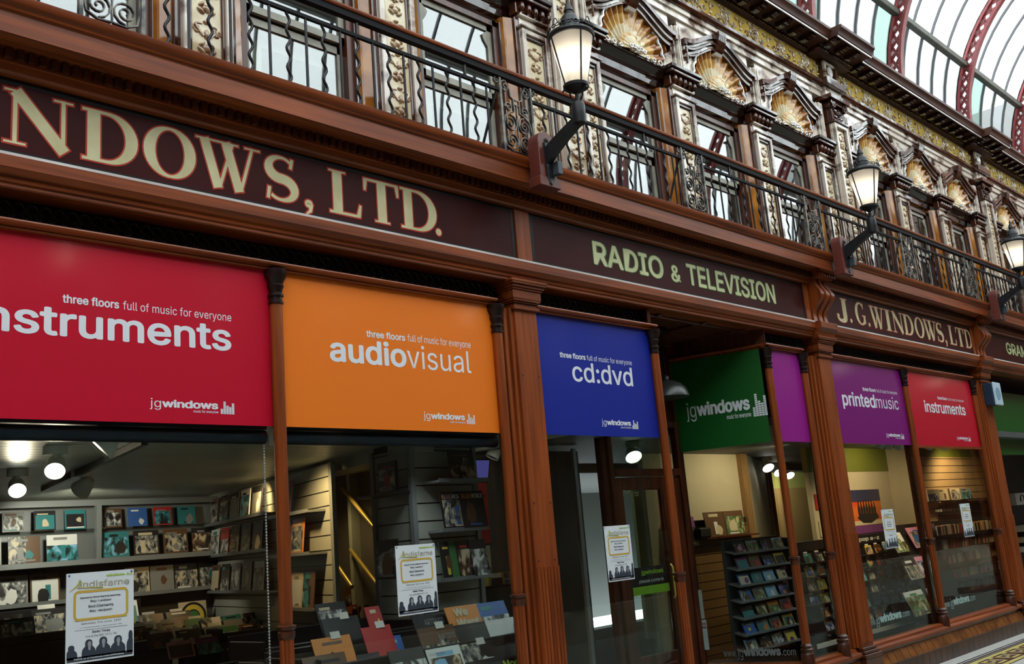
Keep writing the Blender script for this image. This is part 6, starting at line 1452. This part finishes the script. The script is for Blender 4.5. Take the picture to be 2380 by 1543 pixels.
# black rack with face-out record sleeves between the wide rack and the low case
t = thing('record_rack', (13.3, 1.0, .05), 'leaning black rack of face-out record sleeves left of the low case', 'rack')
k = MB(); k.add([], [], 0)
A_, B_ = at(2075, 1248, 1.15), at(2150, 1240, 1.15)
k.prism([(A_.x-.1, 1.20, 1.42), (B_.x+.1, 1.20, 1.42), (B_.x+.05, .62, .10), (A_.x-.05, .62, .10)], (0, .04, 0)); k.build('back_panel', M['shop_black'], t)
fl_ = [((2063, 1240, 2090, 1232), 'white', ['pink', 'black', 'white'], 'pale sleeve with a black and pink figure at the top left of the leaning rack', 1.10, .27), ((2104, 1227, 2143, 1224), 'pink', ['purple', 'blue', 'orange'], 'vivid pink and blue portrait sleeve at the top right of the leaning rack', 1.10, .29),
       ((2092, 1302, 2125, 1300), 'black', ['black', 'blue', 'white'], 'black sleeve with a pale blue oval in the middle of the leaning rack', .92, .27), ((2123, 1295, 2155, 1293), 'pink', ['pink', 'black', 'black'], 'pink sleeve with a black figure in the middle right of the leaning rack', .92, .27),
       ((2098, 1378, 2140, 1368), 'white', ['orange', 'green', 'black'], 'white sleeve with two orange arches and green plants low on the leaning rack', .72, .30), ((2150, 1368, 2172, 1366), 'grey', ['black', 'white', 'teal'], 'grey sleeve in clear wrapping low on the leaning rack', .74, .30)]
for (p0, p1, p2, p3), c, ink, lb, Y, h in fl_:
    a, b = at(p0, p1, Y), at(p2, p3, Y); V = Vector((0, .42, 1)).normalized(); P = Vector((a.x, Y, a.z))-V*h
    record('record_sleeve', lb, 'record', 'sleeves on the leaning rack', P, (1, 0, 0), V, b.x-a.x, h, .01, [c]+ink, rg)
# ceiling spots of the right-hand rooms, then bare beams added to brighten them
for i, (px_, py_) in enumerate(((1785, 1086), (1810, 1097), (1835, 1104), (1472, 1060))): spot(px_, py_, 2.50, ['lit spotlight left of the column by the magenta banner', 'lit spotlight just behind the column by the magenta banner', 'lit spotlight right of the column by the magenta banner', 'round lit lamp seen through the glass under the blue banner'][i], True, (-.35, -.55, -.75), r=.085)
for i, (px_, py_) in enumerate(((2045, 1036), (2065, 1038), (2088, 1040), (2158, 1040), (2192, 1041))): spot(px_, py_, 2.50, 'small white spotlight below the purple and farther red banners, %s from the left' % ORD[i], False, (.2, .5, -.8), r=.05)
beam('added_beam', (11.0, 1.3, 2.42), (10.8, 2.4, 1.4), 54, (1, .78, .46), .06, 140)
beam('added_beam', (13.0, .75, 2.42), (13.2, 1.6, 1.6), 54, (1, .72, .40), .06, 140)
beam('added_beam', (15.3, .7, 2.42), (15.6, 1.3, 1.5), 63, (1, .70, .36), .06, 140)
beam('added_beam', (16.2, .7, 2.42), (16.4, 1.3, 1.5), 42, (1, .70, .36), .06, 140)
beam('added_beam', (11.9, 2.6, 2.42), (12.6, 3.0, 1.3), 29, (1, .70, .36), .05)
beam('added_beam', (16.5, 4.2, 2.42), (17.5, 5, 1.3), 84, (1, .85, .5), .08, 140)
beam('added_beam', (7.5, 2.4, 2.42), (7.6, 3.4, 1.5), 29, (.9, 1, .86), .06, 140)
beam('added_beam', (12.4, .5, 2.42), (12.4, 1.4, .75), 70, (1, .72, .40), .06, 100)  # added to lift the wide black rack
# neighbouring shop at the right edge
w_ = MB(); along(w_, [(-.02, 0), (.02, 0), (.02, 2.5), (-.02, 2.5)], (14.12, .16), (19.3, 1.80), 1); w_.box(17.0, 26, 2.2, 2.26, 0, 3.3, 0); w_.box(14.1, 22, 0.1, 2.3, 3.40, 3.46, 1)
tag(w_.build('wall_neighbour', [M['shop_black'], M['wood_dark']]), kind='structure')
a = at(2352, 1147, 1.9); b = at(2380, 1147, 1.9)
t = thing('headphone_box', (a.x, 1.9, 1.6), 'white headphone box at the right edge of the photo', 'box')
MB().box(a.x, b.x+.25, 1.85, 1.95, a.z-.22, a.z).build('carton', M['p_white'], t)
k = MB(); cx, cz = (a.x+b.x)/2+.02, a.z-.10
k.tube([(cx+.10*math.cos(PI*i/12), 1.846, cz+.06*math.sin(PI*i/12)) for i in range(13)], .010, 5); k.blob((cx-.10, 1.846, cz-.02), .035, .01, .04); k.blob((cx+.10, 1.846, cz-.02), .035, .01, .04); k.build('headphones_print', M['p_black'], t)
for i, z in enumerate((1.15, .95, .78)): tag(MB().box(a.x-.2, a.x+2, 1.4, 2.1, z-.10, z).build('counter_shelf', M['p_white'] if i != 1 else M['p_cream'], at=(a.x, 1.4, z)), 'white shop shelf at the right edge of the photo, %s from the top' % ORD[i], 'shelf', 'white shelves of the neighbouring shop')
# unseen end walls of the arcade, added to shut sky glare off the signs
w_ = MB(); w_.box(30, 30.3, -7, 9, 0, 13, 0); w_.box(-6.3, -6, -7, 9, 0, 13, 0)
tag(w_.build('wall_end', M['opp']), kind='structure')
notice(.0, .055, .77, 1.03, 'pale paper notice on the entrance glass, upper one', None)
notice(.005, .06, .49, .76, 'white notice with red heading on the entrance glass, lower one', [('THIEVES', .82, .90, .03), ('BEWARE', .70, .78, .03)])
